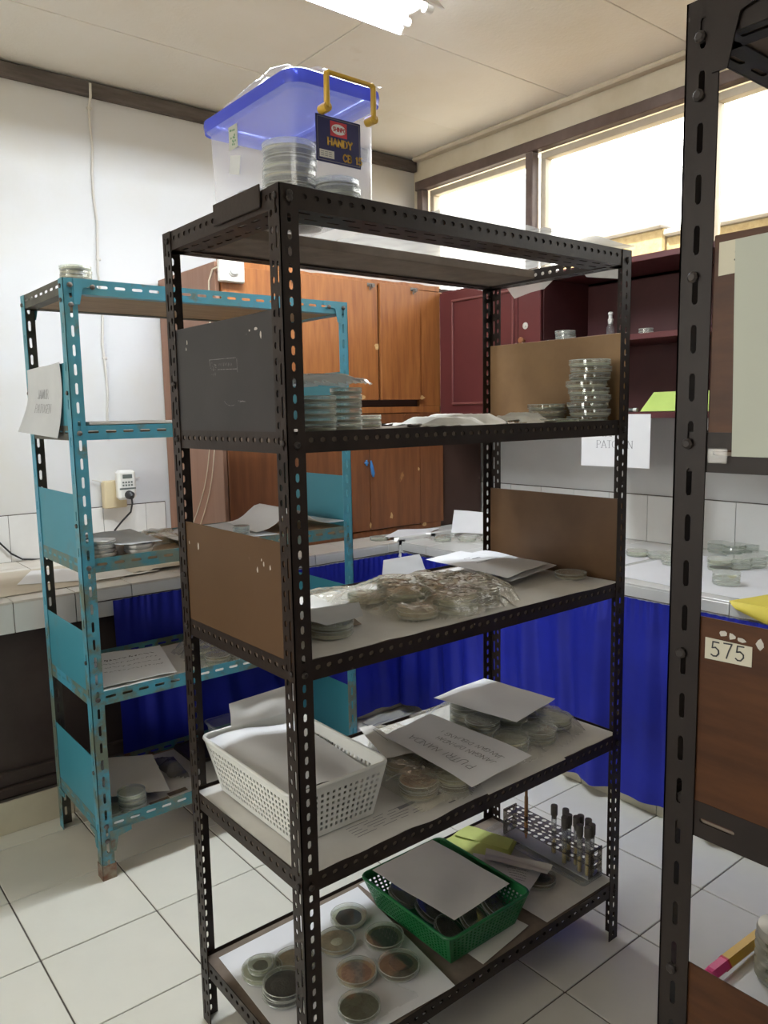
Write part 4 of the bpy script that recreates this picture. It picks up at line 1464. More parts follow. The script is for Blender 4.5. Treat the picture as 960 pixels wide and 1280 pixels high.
# ------------------------------------------------------------------ on top of the dark rack: storage box
QX0, QX1, QY0, QY1, QZ0, QZ1 = .092, .288, .090, .440, DT[0] + .001, 2.088
sb = thing('storage_box', 'translucent plastic storage box with a blue lid on top of the dark rack', 'box', ((QX0 + QX1) / 2, (QY0 + QY1) / 2, QZ0))


def rrect(x0, x1, y0, y1, r, n=5):
    pts = []
    for cx, cy, a0 in ((x1 - r, y1 - r, 0), (x0 + r, y1 - r, 90), (x0 + r, y0 + r, 180), (x1 - r, y0 + r, 270)):
        for k in range(n + 1):
            a = math.radians(a0 + 90 * k / n)
            pts.append((cx + r * math.cos(a), cy + r * math.sin(a)))
    return pts


def loft(mb, levels, cap0=True, cap1=False):
    """levels: (x0,x1,y0,y1,r,z) rounded rectangles joined upward"""
    rings = []
    vs = []
    for (x0, x1, y0, y1, r, z) in levels:
        ring = rrect(x0, x1, y0, y1, r)
        rings.append(range(len(vs), len(vs) + len(ring)))
        vs += [(x, y, z) for x, y in ring]
    n = len(rings[0])
    fs = [(a[k], a[(k + 1) % n], b[(k + 1) % n], b[k]) for a, b in zip(rings, rings[1:]) for k in range(n)]
    if cap0:
        fs.append(tuple(rings[0])[::-1])
    if cap1:
        fs.append(tuple(rings[-1]))
    mb.add(vs, fs)
    return mb


i_ = .010
bd = loft(MB(), [(QX0 + i_, QX1 - i_, QY0 + i_, QY1 - i_, .022, QZ0), (QX0 + .004, QX1 - .004, QY0 + .004, QY1 - .004, .026, QZ0 + .012), (QX0 + .002, QX1 - .002, QY0 + .002, QY1 - .002, .026, QZ0 + .13),
                 (QX0, QX1, QY0, QY1, .028, QZ1 - .012), (QX0 - .008, QX1 + .008, QY0 - .008, QY1 + .008, .032, QZ1 - .008), (QX0 - .008, QX1 + .008, QY0 - .008, QY1 + .008, .032, QZ1 + .002)])
obj('body', bd, M_boxpl, sb, smooth=True)
ld = loft(MB(), [(QX0 - .011, QX1 + .011, QY0 - .011, QY1 + .011, .034, QZ1 - .011), (QX0 - .013, QX1 + .013, QY0 - .013, QY1 + .013, .035, QZ1 + .004), (QX0 - .012, QX1 + .012, QY0 - .012, QY1 + .012, .035, QZ1 + .013),
                 (QX0 - .006, QX1 + .006, QY0 - .006, QY1 + .006, .03, QZ1 + .017), (QX0 + .006, QX1 - .006, QY0 + .006, QY1 - .006, .024, QZ1 + .013), (QX0 + .012, QX1 - .012, QY0 + .012, QY1 - .012, .02, QZ1 + .006)], cap0=False, cap1=True)
obj('lid', ld, M_lidpl, sb, smooth=True)
# yellow carrying handle on the front
hy = QY0 - .019
hd = MB()
hx0, hx1 = .152, .262
zt = QZ1 + .012
hd.tube([(hx0, QY0 - .004, QZ1 - .048), (hx0, hy, QZ1 - .045), (hx0, hy, QZ1 + .002), (hx0, hy, zt), (hx0 + .006, hy, zt + .003)], [.006, .006, .0055, .0055, .006], 10)
hd.tube([(hx1, QY0 - .004, QZ1 - .048), (hx1, hy, QZ1 - .045), (hx1, hy, QZ1 + .002), (hx1, hy, zt), (hx1 - .006, hy, zt + .003)], [.006, .006, .0055, .0055, .006], 10)
hd.bbox(hx0, hx1, hy - .006, hy + .004, zt - .001, zt + .006, .002)
for x in (hx0, hx1):
    hd.tube([(x, QY0 + .001, QZ1 - .046), (x, hy - .003, QZ1 - .046)], .009, 12)
obj('handle', hd, mat('yellow_plastic', (.62, .38, .04), .4), sb, smooth=True)
lbm = MB().bbox(.136, .240, QY0 + .0002, QY0 + .0022, QZ1 - .135, QZ1 - .050, .001)
nl = obj('label_sheet', MB().bbox(.138, .243, QY0 - .0006, QY0 + .001, QZ1 - .138, QZ1 - .054, .0005), M_blue_lid, sb)
L0 = QZ1 - .138
ly = QY0 - .0008


def lab(x, z, o=0.0):
    return (.138 + x, ly - o, L0 + z)


b_ = MB()
for (x0, x1, z0, z1) in ((.003, .102, .003, .0042), (.003, .102, .0798, .081), (.003, .0042, .003, .081), (.1008, .102, .003, .081)):
    b_.add([lab(x0, z0), lab(x1, z0), lab(x1, z1), lab(x0, z1)], [(0, 1, 2, 3)])
obj('printed_border', b_, M_inkg, nl)
b_ = MB()
b_.add([lab(.033, .050), lab(.072, .050), lab(.072, .077), lab(.033, .077)], [(0, 1, 2, 3)])
obj('red_square', b_, M_red, nl)
b_ = MB()
ov = [lab(.0525 + .017 * math.cos(k * .2618), .0635 + .0095 * math.sin(k * .2618), .0003) for k in range(24)]
b_.add(ov, [tuple(range(24))])
obj('white_oval', b_, M_paper, nl)
b_ = MB()
write(b_, 'SHINPO', .0068, .0016, lambda x, y: lab(.0395 + x, .060 + y, .0006), gap=.16)
obj('lettering', b_, M_red, nl)
b_ = MB()
write(b_, 'HANDY', .0125, .0030, lambda x, y: lab(.027 + x, .0325 + y, .0004), serif=True, gap=.26)
obj('lettering', b_, M_gold, nl)
b_ = MB()
write(b_, 'CB 15', .0125, .0030, lambda x, y: lab(.062 + x, .008 + y, .0004), gap=.24)
obj('lettering', b_, M_gold, nl)
b_ = MB()
b_.add([lab(.007, .008), lab(.041, .008), lab(.041, .022), lab(.007, .022)], [(0, 1, 2, 3)])
wl_ = obj('white_panel', b_, M_paper2, nl)
b_ = MB()
for z in (.011, .0145, .018):
    for x in (.010, .019, .028):
        b_.add([lab(x, z, .0004), lab(x + .007, z, .0004), lab(x + .007, z + .001, .0004), lab(x, z + .001, .0004)], [(0, 1, 2, 3)])
tp_ = obj('small_print', b_, M_inkg, nl)
tp_['kind'] = 'stuff'
for (py, pz, w, h, mm, rot) in ((.320, QZ1 - .045, .036, .046, 'greenish_paper', .0), (.318, QZ1 - .10, .044, .036, 'greyish_paper', .25)):
    c = Vector((QX0 - .0006, py, pz))
    cy, sy = math.cos(rot), math.sin(rot)
    q = [c + Vector((0, a * w / 2 * cy - b * h / 2 * sy, a * w / 2 * sy + b * h / 2 * cy)) for a, b in ((-1, -1), (1, -1), (1, 1), (-1, 1))]
    m_ = MB()
    m_.add(q + [p - Vector((.0006, 0, 0)) for p in q], [(0, 1, 2, 3), (4, 5, 6, 7), (0, 1, 5, 4), (1, 2, 6, 5), (2, 3, 7, 6), (3, 0, 4, 7)])
    obj('sticker', m_, MATS[mm], sb)
pk = MB()
for k in range(14):
    a, b = random.Random(k).uniform(-.012, .012), random.Random(k + 50).uniform(-.016, .016)
    pk.box(QX0 - .0016, QX0 - .0012, .320 + a - .002, .320 + a + .002, QZ1 - .045 + b - .002, QZ1 - .045 + b + .0015)
o = obj('printed_picture', pk, mat('green_print', (.10, .22, .12), .6), sb)
o['kind'] = 'stuff'
tr_ = bag('torn_film', 'torn scrap of clear film lying on the blue lid of the storage box', [(.075, .20), (.14, .075), (.22, .085), (.30, .08), (.29, .25), (.16, .42), (.09, .36)], QZ1 + .0185, [(.115, .17, .02, .024), (.13, .22, .02, .016), (.24, .12, .03, .006)], M_film, 4, .003, .003, cat='film scrap')
for k, (x, y, n, r) in enumerate(((.158, .215, 8, .054), (.158, .330, 4, .050), (.232, .155, 4, .046), (.235, .290, 4, .043))):
    nm = ['in the tall middle stack', 'in the low stack at the left', 'behind the navy label', 'at the back right'][k]
    stack(x, y, QZ0 + .003, n, 'inside the storage box ' + nm, r, .0172, ('green', 'cream', 'pale'), M_dishw, 'petri dishes in the storage box', seed=20 + k)
# crumpled film over the right half of the top
fl = MB()


def film(u, v):
    x = .36 + u * .671
    y = -.012 + v * .53
    z = DT[0] + .002 + .010 * max(0, noise.noise(Vector((u * 5, v * 4, 2.2)))) * (1.2 if u > .5 else .4) + .002 * noise.noise(Vector((u * 22, v * 18, 6))) + .003
    if y < .004:
        z = max(z, DT[0] + .003)
    if u > .45:
        z += .012 * math.exp(-((u - .68) / .2) ** 2) * math.exp(-((v - .05) / .25) ** 2)
    if y > DY1 + .004:
        z -= (y - DY1 - .004) * 1.2
    return (x, y, z)


fl.sheet(film, 60, 40)
fo = obj('plastic_sheet', fl, M_sheetw, smooth='all', loc=(.7, .24, DT[0]))
tag(fo, 'crumpled whitish plastic sheet spread over the top of the dark rack', 'plastic sheet')
xe = DX1 + .004
fb = MB()
fb.add([(xe, .45, DT[0] + .003), (xe, .22, DT[0] + .003), (xe + .002, .257, 1.828), (xe + .004, .285, 1.812), (xe + .003, .335, 1.808), (xe + .005, .397, 1.798), (xe + .003, .432, 1.840)], [(0, 1, 2, 3, 4, 5, 6)])
obj('hanging_corner', fb, M_sheetw, fo)
fb = MB()
fb.add([(xe, .18, DT[0] + .003), (xe, .03, DT[0] + .003), (xe + .003, .045, 1.806), (xe + .003, .142, 1.824)], [(0, 1, 2, 3)])
obj('hanging_corner', fb, M_sheetw, fo)

# ------------------------------------------------------------------ second shelf of the dark rack
z = ZB[1] + .0005
stack(.198, .195, z, 5, 'just right of the near post on the second shelf', .0375, .0145, ('pale', 'cream'), M_dishw, None, .0015, 31)
stack(.292, .225, z, 6, 'in the second row beside the near post, second shelf', .0355, .0150, ('pale', 'cream', 'pale'), M_dishw, None, .0012, 32)
stack(.440, .335, z, 2, 'behind the bagged stacks on the second shelf', .031, .0150, ('cream',), M_dishw, None, .001, 33)
stack(.445, .410, z, 1, 'lying flat at the rear of the second shelf', .031, .0150, ('cream',), M_dishw, None, .001, 34)
zz = z + 6 * .0154
bag('plastic_bag', 'grey plastic bag folded over the dish stacks near the front post', [(.10, .13), (.31, .165), (.365, .215), (.34, .29), (.12, .30)], zz + .0005, [(.29, .225, .040, .012), (.2, .2, .06, .020), (.14, .22, .06, .020)], clear_mat('grey_bag', (.95, .95, .95), (.50, .50, .47), .62, .8, .15, .3, crinkle=.3), 11, .005, .004, slope=.35)
stack(.950, .068, z, 9, 'standing tall against the plywood end panel', .0525, .0174, ('pale', 'cream', 'green', 'tan'), None, None, .006, 35)
stack(.955, .205, z, 3, 'of three beside the tall stack', .0505, .0165, ('pale', 'cream'), None, None, .004, 36)
dish((.84, .075, z), 'flat glass petri dish in front of the short stack on the second shelf', .05, .013, 'pale')
for k, (poly, seed, lab_) in enumerate((([(.42, .04), (.66, .03), (.69, .18), (.44, .20)], 3, 'white crumpled sachet nearest the front on the second shelf'),
                                      ([(.50, .21), (.76, .19), (.79, .38), (.52, .40)], 5, 'white crumpled sachet in the middle of the second shelf'),
                                      ([(.70, .03), (.79, .03), (.88, .20), (.80, .29), (.71, .18)], 7, 'translucent crumpled sachet beside the short stack of dishes'))):
    cx, cy = sum(p[0] for p in poly) / len(poly), sum(p[1] for p in poly) / len(poly)
    bag('paper_packet', lab_, poly, z, [(cx - .04, cy, .04, .016), (cx + .04, cy + .02, .04, .022)], mat('sachet_%d' % k if False else 'white_sachet', (.72, .70, .65), .5) if k == 0 else MATS['white_sachet'], seed, .006, .004, cat='sachet', slope=.5)

# ------------------------------------------------------------------ third shelf: liner, stack, big bag, sheets
z = ZB[2]
paper('shelf_liner', 'white paper lining the middle shelf of the dark rack', 'paper', [(.02, .0015, z + .0075), (1.0, .0015, z + .0075), (1.0, .455, z + .0015), (.02, .455, z + .0015)], M_liner, .0012, 4, 48, 12, ragged=.010)
z3 = z + .0085
stack(.158, .115, z3, 2, 'under a paper slip beside the near post, middle shelf', .047, .018, ('cream', 'pale'), M_dishw, None, .002, 41)
paper('paper_slip', 'blank grey slip lying on the petri dishes beside the near post', 'paper', [(.11, .06, z3 + .0385), (.205, .065, z3 + .040), (.27, .165, z3 + .040), (.10, .20, z3 + .0385)], M_paper3, .001, 6)
mb = MB()
q = [on(x, y, Z=z3 + .002) for x, y in ((416, 775), (433, 765), (452, 780), (432, 783))]
paper('brown_label', 'small brown paper label on the shelf liner beside the bag', 'label', q[::-1] if (q[1] - q[0]).cross(q[3] - q[0]).z < 0 else q, M_kraft, .0005, 2, 4, 4)
bumps = []
rb = random.Random(4)
n_ = 0
for (x, y) in ((.385, .100), (.480, .068), (.578, .092), (.430, .190), (.528, .165), (.628, .185), (.475, .285), (.575, .262), (.675, .280), (.385, .290)):
    two = n_ not in (0, 8, 9)
    nm = (P3 + ['far left corner'])[n_]
    for k in range(2 if two else 1):
        dish((x + rb.uniform(-.003, .003), y, z3 + .0015 + k * .0176), '%s petri dish at %s inside the big crinkled bag on the middle shelf' % (LAY[2 if two else 1][k], nm), .0465, .0172, ('tan', 'cream', 'brown', 'pale')[n_ % 4], None, 'petri dishes in the big bag on the middle shelf')
    bumps.append((x, y, .047, .038 if two else .020))
    n_ += 1
bag('plastic_bag', 'big crinkled clear bag full of petri dishes on the middle shelf', [(.33, .04), (.40, .012), (.50, .008), (.64, .018), (.73, .12), (.755, .31), (.66, .375), (.47, .40), (.36, .46), (.29, .45), (.31, .16)], z3, bumps, M_bagw, 5, .0035, .005, .006, slope=.45, ridge=22)
q = [(.725, .150), (.965, .165), (.985, .400), (.80, .46)]
paper('paper_sheet', 'white printed sheet propped beside the bag on the middle shelf', 'paper', [(.745, .145, z3 + .014), (.975, .185, z3 + .020), (.960, .440, z3 + .030), (.725, .425, z3 + .036)], M_paper, .006, 12, 12, 12)
po, S = paper('paper_sheet', 'upper white sheet with a line of writing leaning on the bag', 'paper', [(.735, .150, z3 + .026), (.950, .195, z3 + .028), (.865, .452, z3 + .040), (.665, .385, z3 + .052)], M_paper, .004, 15, 12, 12)
print_lines('printed_lines', S, po, [(.35, .9, .52, .012), (.55, .75, .66, .02), (.45, .62, .72, .012)], 3)
paper('paper_sheet', 'white scrap of paper standing behind the big bag', 'paper', [(.555, .44, z3 + .004), (.70, .42, z3 + .004), (.705, .455, z3 + .052), (.585, .47, z3 + .048)], M_paper, .003, 18)
dish((.952, .118, z3 + .001), 'single brown petri dish at the right end of the middle shelf', .042, .015, 'tan')
paper('paper_sheet', 'torn sheet edge overhanging the front of the middle shelf', 'paper', [(.60, -.004, z3 + .001), (.88, -.002, z3 + .001), (.93, .11, z3 + .0015), (.66, .10, z3 + .0015)], M_paper2, .0015, 21)


# ------------------------------------------------------------------ baskets
def basket(name, label, mt, z0, h, base, rim, cells, hole, rim_r=.004, lattice=(.62, .62)):
    """open basket with pierced sides: base and rim = (x0, x1, y0, y1)"""
    t = thing(name, label, 'basket', ((base[0] + base[1]) / 2, (base[2] + base[3]) / 2, z0))
    bx0, bx1, by0, by1 = base
    rx0, rx1, ry0, ry1 = rim
    B = [(bx0, by0), (bx1, by0), (bx1, by1), (bx0, by1)]
    R = [(rx0, ry0), (rx1, ry0), (rx1, ry1), (rx0, ry1)]
    f0, f1 = .08, .84
    th = .002
    for k in range(4):
        a, b = k, (k + 1) % 4
        pa, pb, qa, qb = Vector((*B[a], z0 + .001)), Vector((*B[b], z0 + .001)), Vector((*R[a], z0 + h)), Vector((*R[b], z0 + h))
        n = (pb - pa).cross(qa - pa).normalized()
        G = lambda u, v, d, pa=pa, pb=pb, qa=qa, qb=qb, n=n: (pa * (1 - u) * (1 - v) + pb * u * (1 - v) + qb * u * v + qa * (1 - u) * v) - n * d
        nu = cells[0] if k % 2 == 0 else cells[1]
        nv = cells[2]
        mb = MB()
        mg = .035
        mb.perf(lambda u, v, d, G=G: G(mg + u * (1 - 2 * mg), f0 + v * (f1 - f0), d), nu, nv, *lattice, th)
        for (u0, u1, v0, v1) in ((0, 1, 0, f0), (0, 1, f1, 1), (0, mg, f0, f1), (1 - mg, 1, f0, f1)):
            vs = [G(u, v, d) for d in (0, th) for u, v in ((u0, v0), (u1, v0), (u1, v1), (u0, v1))]
            mb.add(vs, [(0, 1, 2, 3), (4, 7, 6, 5), (0, 4, 5, 1), (1, 5, 6, 2), (2, 6, 7, 3), (3, 7, 4, 0)])
        obj('side_wall', mb, mt, t)
    obj('floor_plate', MB().bbox(bx0, bx1, by0, by1, z0 + .0005, z0 + .003, .001), mt, t)
    ring = rrect(rx0 - .003, rx1 + .003, ry0 - .003, ry1 + .003, .022, 4)
    pts = [(x, y, z0 + h) for x, y in ring]
    pts.append(pts[0])
    pts.append(pts[1])
    obj('rim', MB().tube(pts, rim_r, 8, caps=False), mt, t, smooth=True)
    return t


# ------------------------------------------------------------------ fourth shelf
z = ZB[3]
lo4, S = paper('shelf_liner', 'printed paper sheets lining the fourth shelf of the dark rack', 'paper', [(.004, .0015, z + .0075), (1.01, .0015, z + .0075), (1.01, .465, z + .0015), (.004, .465, z + .0015)], M_liner, .0012, 14, 48, 12, ragged=.010)
print_lines('printed_lines', S, lo4, [(.16, .34, .10 + k * .022, .004) for k in range(5)] + [(.05, .09, .25 + k * .04, .006) for k in range(8)] + [(.30, .36, .17, .022), (.39, .42, .15, .03), (.40, .42, .05, .01)], 6)
z4 = z + .0085
tx = MB()
for k in range(16):
    a0, a1 = k * math.pi / 8, (k + 1) * math.pi / 8
    for f in (1, .6):
        ribbon(tx, [S(.452 + .011 * f * math.cos(a0), .165 + .014 * f * math.sin(a0), .001), S(.452 + .011 * f * math.cos(a1), .165 + .014 * f * math.sin(a1), .001)], .0011, (0, 0, 1))
write(tx, 'E', .014, .0012, lambda x, y: S(.495 - y / 1.0, .12 + x / .46, .001))
obj('printed_stamp', tx, M_inkg, lo4)['kind'] = 'stuff'
bk = basket('plastic_basket', 'white pierced plastic basket with papers on the fourth shelf', M_white_pl, z4, .125, (.046, .246, .100, .418), (.024, .270, .076, .462), (15, 24, 7), None, .0045, (.50, .56))
for k, (x, y, zz_) in enumerate(((.10, .16, .064), (.19, .16, .064), (.10, .27, .064), (.19, .27, .064), (.145, .37, .064))):
    stack(x, y, z4 + .004, 4, 'in the white basket, ' + ['front left', 'front right', 'middle left', 'middle right', 'rear'][k], .046, .0172, ('pale', 'green'), None, 'petri dishes in the white basket', seed=50 + k)
paper('paper_sheet', 'large blank sheet covering the dishes in the white basket', 'paper', [(.034, .100, z4 + .112), (.250, .092, z4 + .104), (.258, .430, z4 + .112), (.032, .452, z4 + .118)], M_paper, .006, 8, 14, 14, curl=lambda u, v: .006 * math.sin(u * 5))
paper('paper_sheet', 'white sheet standing up at the back of the white basket', 'paper', [(.090, .445, z4 + .132), (.262, .440, z4 + .132), (.285, .470, z4 + .190), (.100, .472, z4 + .182)], M_paper2, .006, 9)
bumps = []
for n_, (x, y) in enumerate(((.385, .105), (.470, .075), (.420, .20), (.515, .175), (.47, .29), (.565, .27))):
    for k in range(2):
        dish((x, y, z4 + .001 + k * .0176), '%s petri dish at %s in the knotted bag under the handwritten sheet' % (LAY[2][k], P6[n_]), .0455, .0172, ('tan', 'brown', 'cream')[(n_ + k) % 3], None, 'petri dishes in the bag under the handwritten sheet')
    bumps.append((x, y, .046, .036))
bag('plastic_bag', 'knotted clear bag of petri dishes under the handwritten sheet on the fourth shelf', [(.33, .03), (.46, .01), (.58, .06), (.66, .24), (.63, .37), (.60, .44), (.54, .465), (.50, .44), (.42, .35), (.33, .20)], z4, bumps, M_bagw, 21, .0035, .0055, slope=.7, ridge=22)
po, S = paper('paper_sheet', 'white sheet with upside-down handwriting lying over the knotted bag', 'paper', [(.432, -.020, z4 + .052), (.655, -.002, z4 + .050), (.640, .345, z4 + .052), (.440, .300, z4 + .058)], M_paper, .004, 22, 14, 14, curl=lambda u, v: -.010 * max(0, .25 - v) * 4 * .6)
tx = MB()
hw, hh = .215, .33


def hplace(u0, v0):
    return lambda x, y: S(u0 + y / hw, v0 - 0 + x / hh, .0012) if False else S(u0 + y / hw, v0 + x / hh, .0012)


def hand(txt, u0, v0, size, w, seed):
    # the words run from the front edge towards the back of the shelf, read from behind the rack
    write(tx, txt, size, w, lambda x, y: S(u0 - y / hw, v0 + x / hh, .0013), gap=.22, jitter=.10, seed=seed, slant=.12)


hand('PUTRI NANDA', .33, .16, .025, .0013, 3)
hand('JANGAN DIPINDAH', .56, .10, .016, .0011, 4)
hand('JANGAN DIBUANG !', .72, .10, .016, .0011, 5)
obj('handwriting', tx, M_ink, po)['kind'] = 'stuff'
po, S2_ = paper('paper_sheet', 'folded white slip marked with a corner line beside the handwritten sheet', 'paper', [(.375, .215, z4 + .049), (.445, .19, z4 + .051), (.475, .395, z4 + .050), (.440, .405, z4 + .046)], M_paper2, .002, 24)
tx = MB()
for a, b in (((.70, .45), (.70, .85)), ((.70, .85), (.95, .85))):
    ribbon(tx, [S2_(*a), S2_(*b)], .0013, (0, 0, 1), .0006)
obj('pen_mark', tx, M_ink, po)
bumps = []
for n_, (x, y) in enumerate(((.72, .125), (.82, .115), (.915, .14), (.72, .225), (.82, .215), (.925, .245), (.76, .325), (.86, .335), (.945, .36))):
    m_ = 3 if n_ in (3, 4, 6) else 2
    for k in range(m_):
        dish((x, y, z4 + .001 + k * .0176), '%s petri dish at %s in the clear bag, right of the fourth shelf' % (LAY[m_][k], P3[n_]), .0475, .0172, ('pale', 'cream', 'green')[(n_ + k) % 3], None, 'petri dishes in the right bag on the fourth shelf')
    bumps.append((x, y, .048, .018 * m_))
bag('plastic_bag', 'clear bag of petri dishes with a loose end at the right of the fourth shelf', [(.655, .045), (.80, .03), (.955, .06), (.995, .20), (1.01, .33), (.985, .42), (.97, .455), (.92, .445), (.80, .45), (.66, .465), (.64, .40), (.66, .24)], z4, bumps, M_bag, 27, .0035, .0055, slope=.7, ridge=22)
paper('paper_sheet', 'blank sheet lying on the bag at the right of the fourth shelf', 'paper', [(.735, .118, z4 + .070), (.950, .165, z4 + .066), (.920, .410, z4 + .069), (.69, .385, z4 + .074)], M_paper, .004, 28, 12, 12)
paper('paper_sheet', 'small sheet edge overhanging the front of the fourth shelf', 'paper', [(.50, -.006, z4 + .0002), (.78, -.006, z4 + .0002), (.82, .08, z4 + .0008), (.54, .08, z4 + .0008)], M_paper2, .001, 29)

# ------------------------------------------------------------------ bottom shelf
z = ZB[4]
paper('shelf_liner', 'bright white paper lining the left of the bottom shelf', 'paper', [(.012, .03, z + .0035), (.40, .004, z + .0060), (.46, .455, z + .002), (.030, .448, z + .002)], M_paper, .001, 31, 16, 16)
paper('paper_sheet', 'white sheet lying at the right end of the bottom shelf', 'paper', [(.735, .012, z + .0062), (1.02, .012, z + .0062), (1.02, .30, z + .003), (.73, .33, z + .003)], M_liner, .001, 32, 10, 10)
paper('paper_sheet', 'sheet peeking out from under the green basket', 'paper', [(.50, .012, z + .0055), (.69, .035, z + .0055), (.68, .16, z + .003), (.50, .16, z + .003)], M_paper2, .001, 33, 8, 8)
paper('paper_sheet', 'white sheet at the back of the bottom shelf behind the lime envelope', 'paper', [(.47, .30, z + .0025), (.93, .34, z + .0025), (.93, .462, z + .002), (.47, .462, z + .002)], M_paper, .001, 34, 10, 10)
z5 = z + .0080
DS = [((.352, .350), 'pale', ('black', .034, 0, 0), 'mottled grey-green petri dish at the back, next to the green basket corner', .0475),
      ((.272, .292), 'tan', ('cream', .015, 0, .0), 'tan petri dish with a pale centre, just right of the near post', .0475),
      ((.245, .175), 'tan', ('pink', .036, 0, 0), 'pinkish petri dish with a ring-shaped colony right of the near post', .0475),
      ((.372, .228), 'green', ('black', .034, 0, 0), 'dark olive petri dish touching the green basket', .049),
      ((.335, .128), 'brown', ('black', .028, .01, .006), 'petri dish with a brown wedge-shaped culture, frontmost by the basket', .0500),
      ((.155, .300), 'tan', None, 'tan petri dish half hidden behind the near post', .0475),
      ((.080, .325), 'pale', ('green', .03, 0, 0), 'petri dish with a smaller lid on it at the left end of the bottom shelf', .0475),
      ((.085, .235), 'black', ('black', .034, 0, 0), 'petri dish with a black culture left of the near post', .050),
      ((.185, .085), 'green', None, 'murky dish at the very front of the bottom shelf', .047)]
for (xy, ag, colo, lb, r) in DS:
    if lb.startswith('petri dish with a smaller') or 'black culture' in lb:
        dish((xy[0], xy[1], z5), ('lower petri dish under the small lid at the left end' if 'smaller' in lb else 'lower petri dish under the black culture dish near the front post'), r, .0172, ag)
        dish((xy[0] - (.006 if 'smaller' in lb else 0), xy[1] - .004, z5 + .0178), lb, r * (.62 if 'smaller' in lb else 1), .0172, ag, None, None, (colo[0], colo[1] * (.6 if 'smaller' in lb else 1), 0, 0))
    else:
        dish((xy[0], xy[1], z5), lb, r, .0172, ag, None, None, colo)
bag('plastic_sheet', 'clear plastic sheet with long creases between the dishes of the bottom shelf', [(.16, .02), (.32, .03), (.30, .08), (.31, .17), (.33, .27), (.31, .29), (.305, .2), (.20, .12)], z5 - .001, [], M_film, 33, .005, .006, .003, cat='plastic sheet', ridge=9)
gb = basket('plastic_basket', 'green pierced plastic basket of petri dishes on the bottom shelf', M_green_pl, z5, .090, (.440, .666, .060, .340), (.410, .692, .034, .368), (18, 24, 7), None, .004, (.55, .55))
rg = random.Random(9)
for k, (x, y) in enumerate(((.475, .11), (.49, .20), (.48, .29), (.555, .105), (.57, .20), (.56, .30), (.635, .11), (.64, .21), (.635, .30))):
    dish((x + .003, y, z5 + .034), 'petri dish tipped up at %s inside the green basket' % [P3[q_] for q_ in (0, 3, 6, 1, 4, 7, 2, 5, 8)][k], .043, .0165, ('green', 'brown', 'pale')[k % 3], None, 'petri dishes in the green basket', None, (math.radians(22 + rg.uniform(-6, 10)), math.radians(rg.uniform(14, 30)), 0))
paper('paper_sheet', 'large off-white sheet lying across the green basket', 'paper', [(.458, .066, z5 + .100), (.668, .080, z5 + .099), (.655, .358, z5 + .102), (.434, .352, z5 + .103)], M_paper2, .004, 41, 14, 14)
en = thing('envelope', 'lime green envelope at the back of the bottom shelf', 'envelope', (.78, .36, z5))
q = [(.762, .452, z5 + .006), (.842, .250, z5 + .012), (.935, .292, z5 + .020), (.902, .458, z5 + .010)]
ev, S = paper('packet', None, None, q, M_lime2, .006, 43, 10, 10, .006, parent=en)
S_ = bil(*q)
fl_ = MB().sheet(lambda u, v: S_(.02 + .94 * u, .45 + v * .5) + Vector((0, 0, .0062 + .003 * math.sin(v * 3))), 8, 4, .0006)
obj('flap', fl_, M_lime2, en, smooth=True)
dish((.855, .135, z5 + .001), 'petri dish half under the torn printed slips on the bottom shelf', .044, .016, 'brown', None, None, ('black', .022, .01, 0))
po, S = paper('paper_slip', 'torn printed slip with ruled lines right of the green basket', 'paper', [(.708, .125, z5 + .036), (.735, .085, z5 + .026), (.890, .150, z5 + .022), (.770, .315, z5 + .034)], M_paper, .006, 44, 8, 8)
print_lines('printed_lines', S, po, [(.45, .8, .45 + .07 * k, .014) for k in range(6)], 8)
paper('paper_slip', 'crumpled white slip under the ruled slip, bottom shelf', 'paper', [(.765, .262, z5 + .046), (.855, .110, z5 + .034), (.900, .128, z5 + .030), (.812, .300, z5 + .040)], M_paper2, .006, 45, 8, 8)
# clear tray with the test tube rack
tr = thing('tray', 'clear plastic tray under the test tube rack', 'tray', (.99, .21, z + .001))
tz = z + .0085
tm_ = loft(MB(), [(.925, 1.017, .040, .40, .012, tz), (.922, 1.0185, .040, .403, .014, tz + .014), (.916, 1.0195, .039, .408, .016, tz + .015)], cap0=True)
obj('shell', tm_, M_tub, tr, smooth=True)
tk = thing('test_tube_rack', 'grey perforated test tube rack at the right end of the bottom shelf', 'tube rack', (.985, .21, tz + .002))
RXa, RXb, RYa, RYb = .956, 1.014, .045, .365
tz0 = tz + .002
for nm, zz_ in (('top_plate', tz0 + .078), ('middle_plate', tz0 + .042)):
    mb = MB()
    w3 = (RXb - RXa) / 3
    mb.plate((RXa, RYa, zz_), (0, 1, 0), (1, 0, 0), (0, 0, 1), RYb - RYa, [(k * w3, (k + 1) * w3, .0265, .0175, .0165, .0145) for k in range(3)], .0022)
    obj(nm, mb, M_acrylic, tk)
obj('foot_plate', MB().bbox(RXa, RXb, RYa, RYb, tz0, tz0 + .003, .001), M_paper3, tk)
for y in (RYa, RYb - .004):
    mb = MB()
    mb.plate((RXa, y, tz0), (1, 0, 0), (0, 0, 1), (0, 1, 0), RXb - RXa, [(0, .030, .058, .03, .02, .029), (.030, .055, .058, .03, .016, .029), (.055, .084, .058, .03, .018, .029)], .004)
    obj('end_plate', mb, M_acrylic, tk)
w3 = (RXb - RXa) / 3
spots = [(0, 0), (1, 0), (2, 1), (0, 1), (1, 2), (2, 2), (0, 3), (1, 3), (2, 4), (1, 5)]
order = ['nearest the rack front', 'second from the front', 'third from the front', 'fourth from the front', 'fifth from the front', 'sixth from the front', 'seventh from the front', 'eighth from the front', 'ninth from the front', 'at the far end of the group']
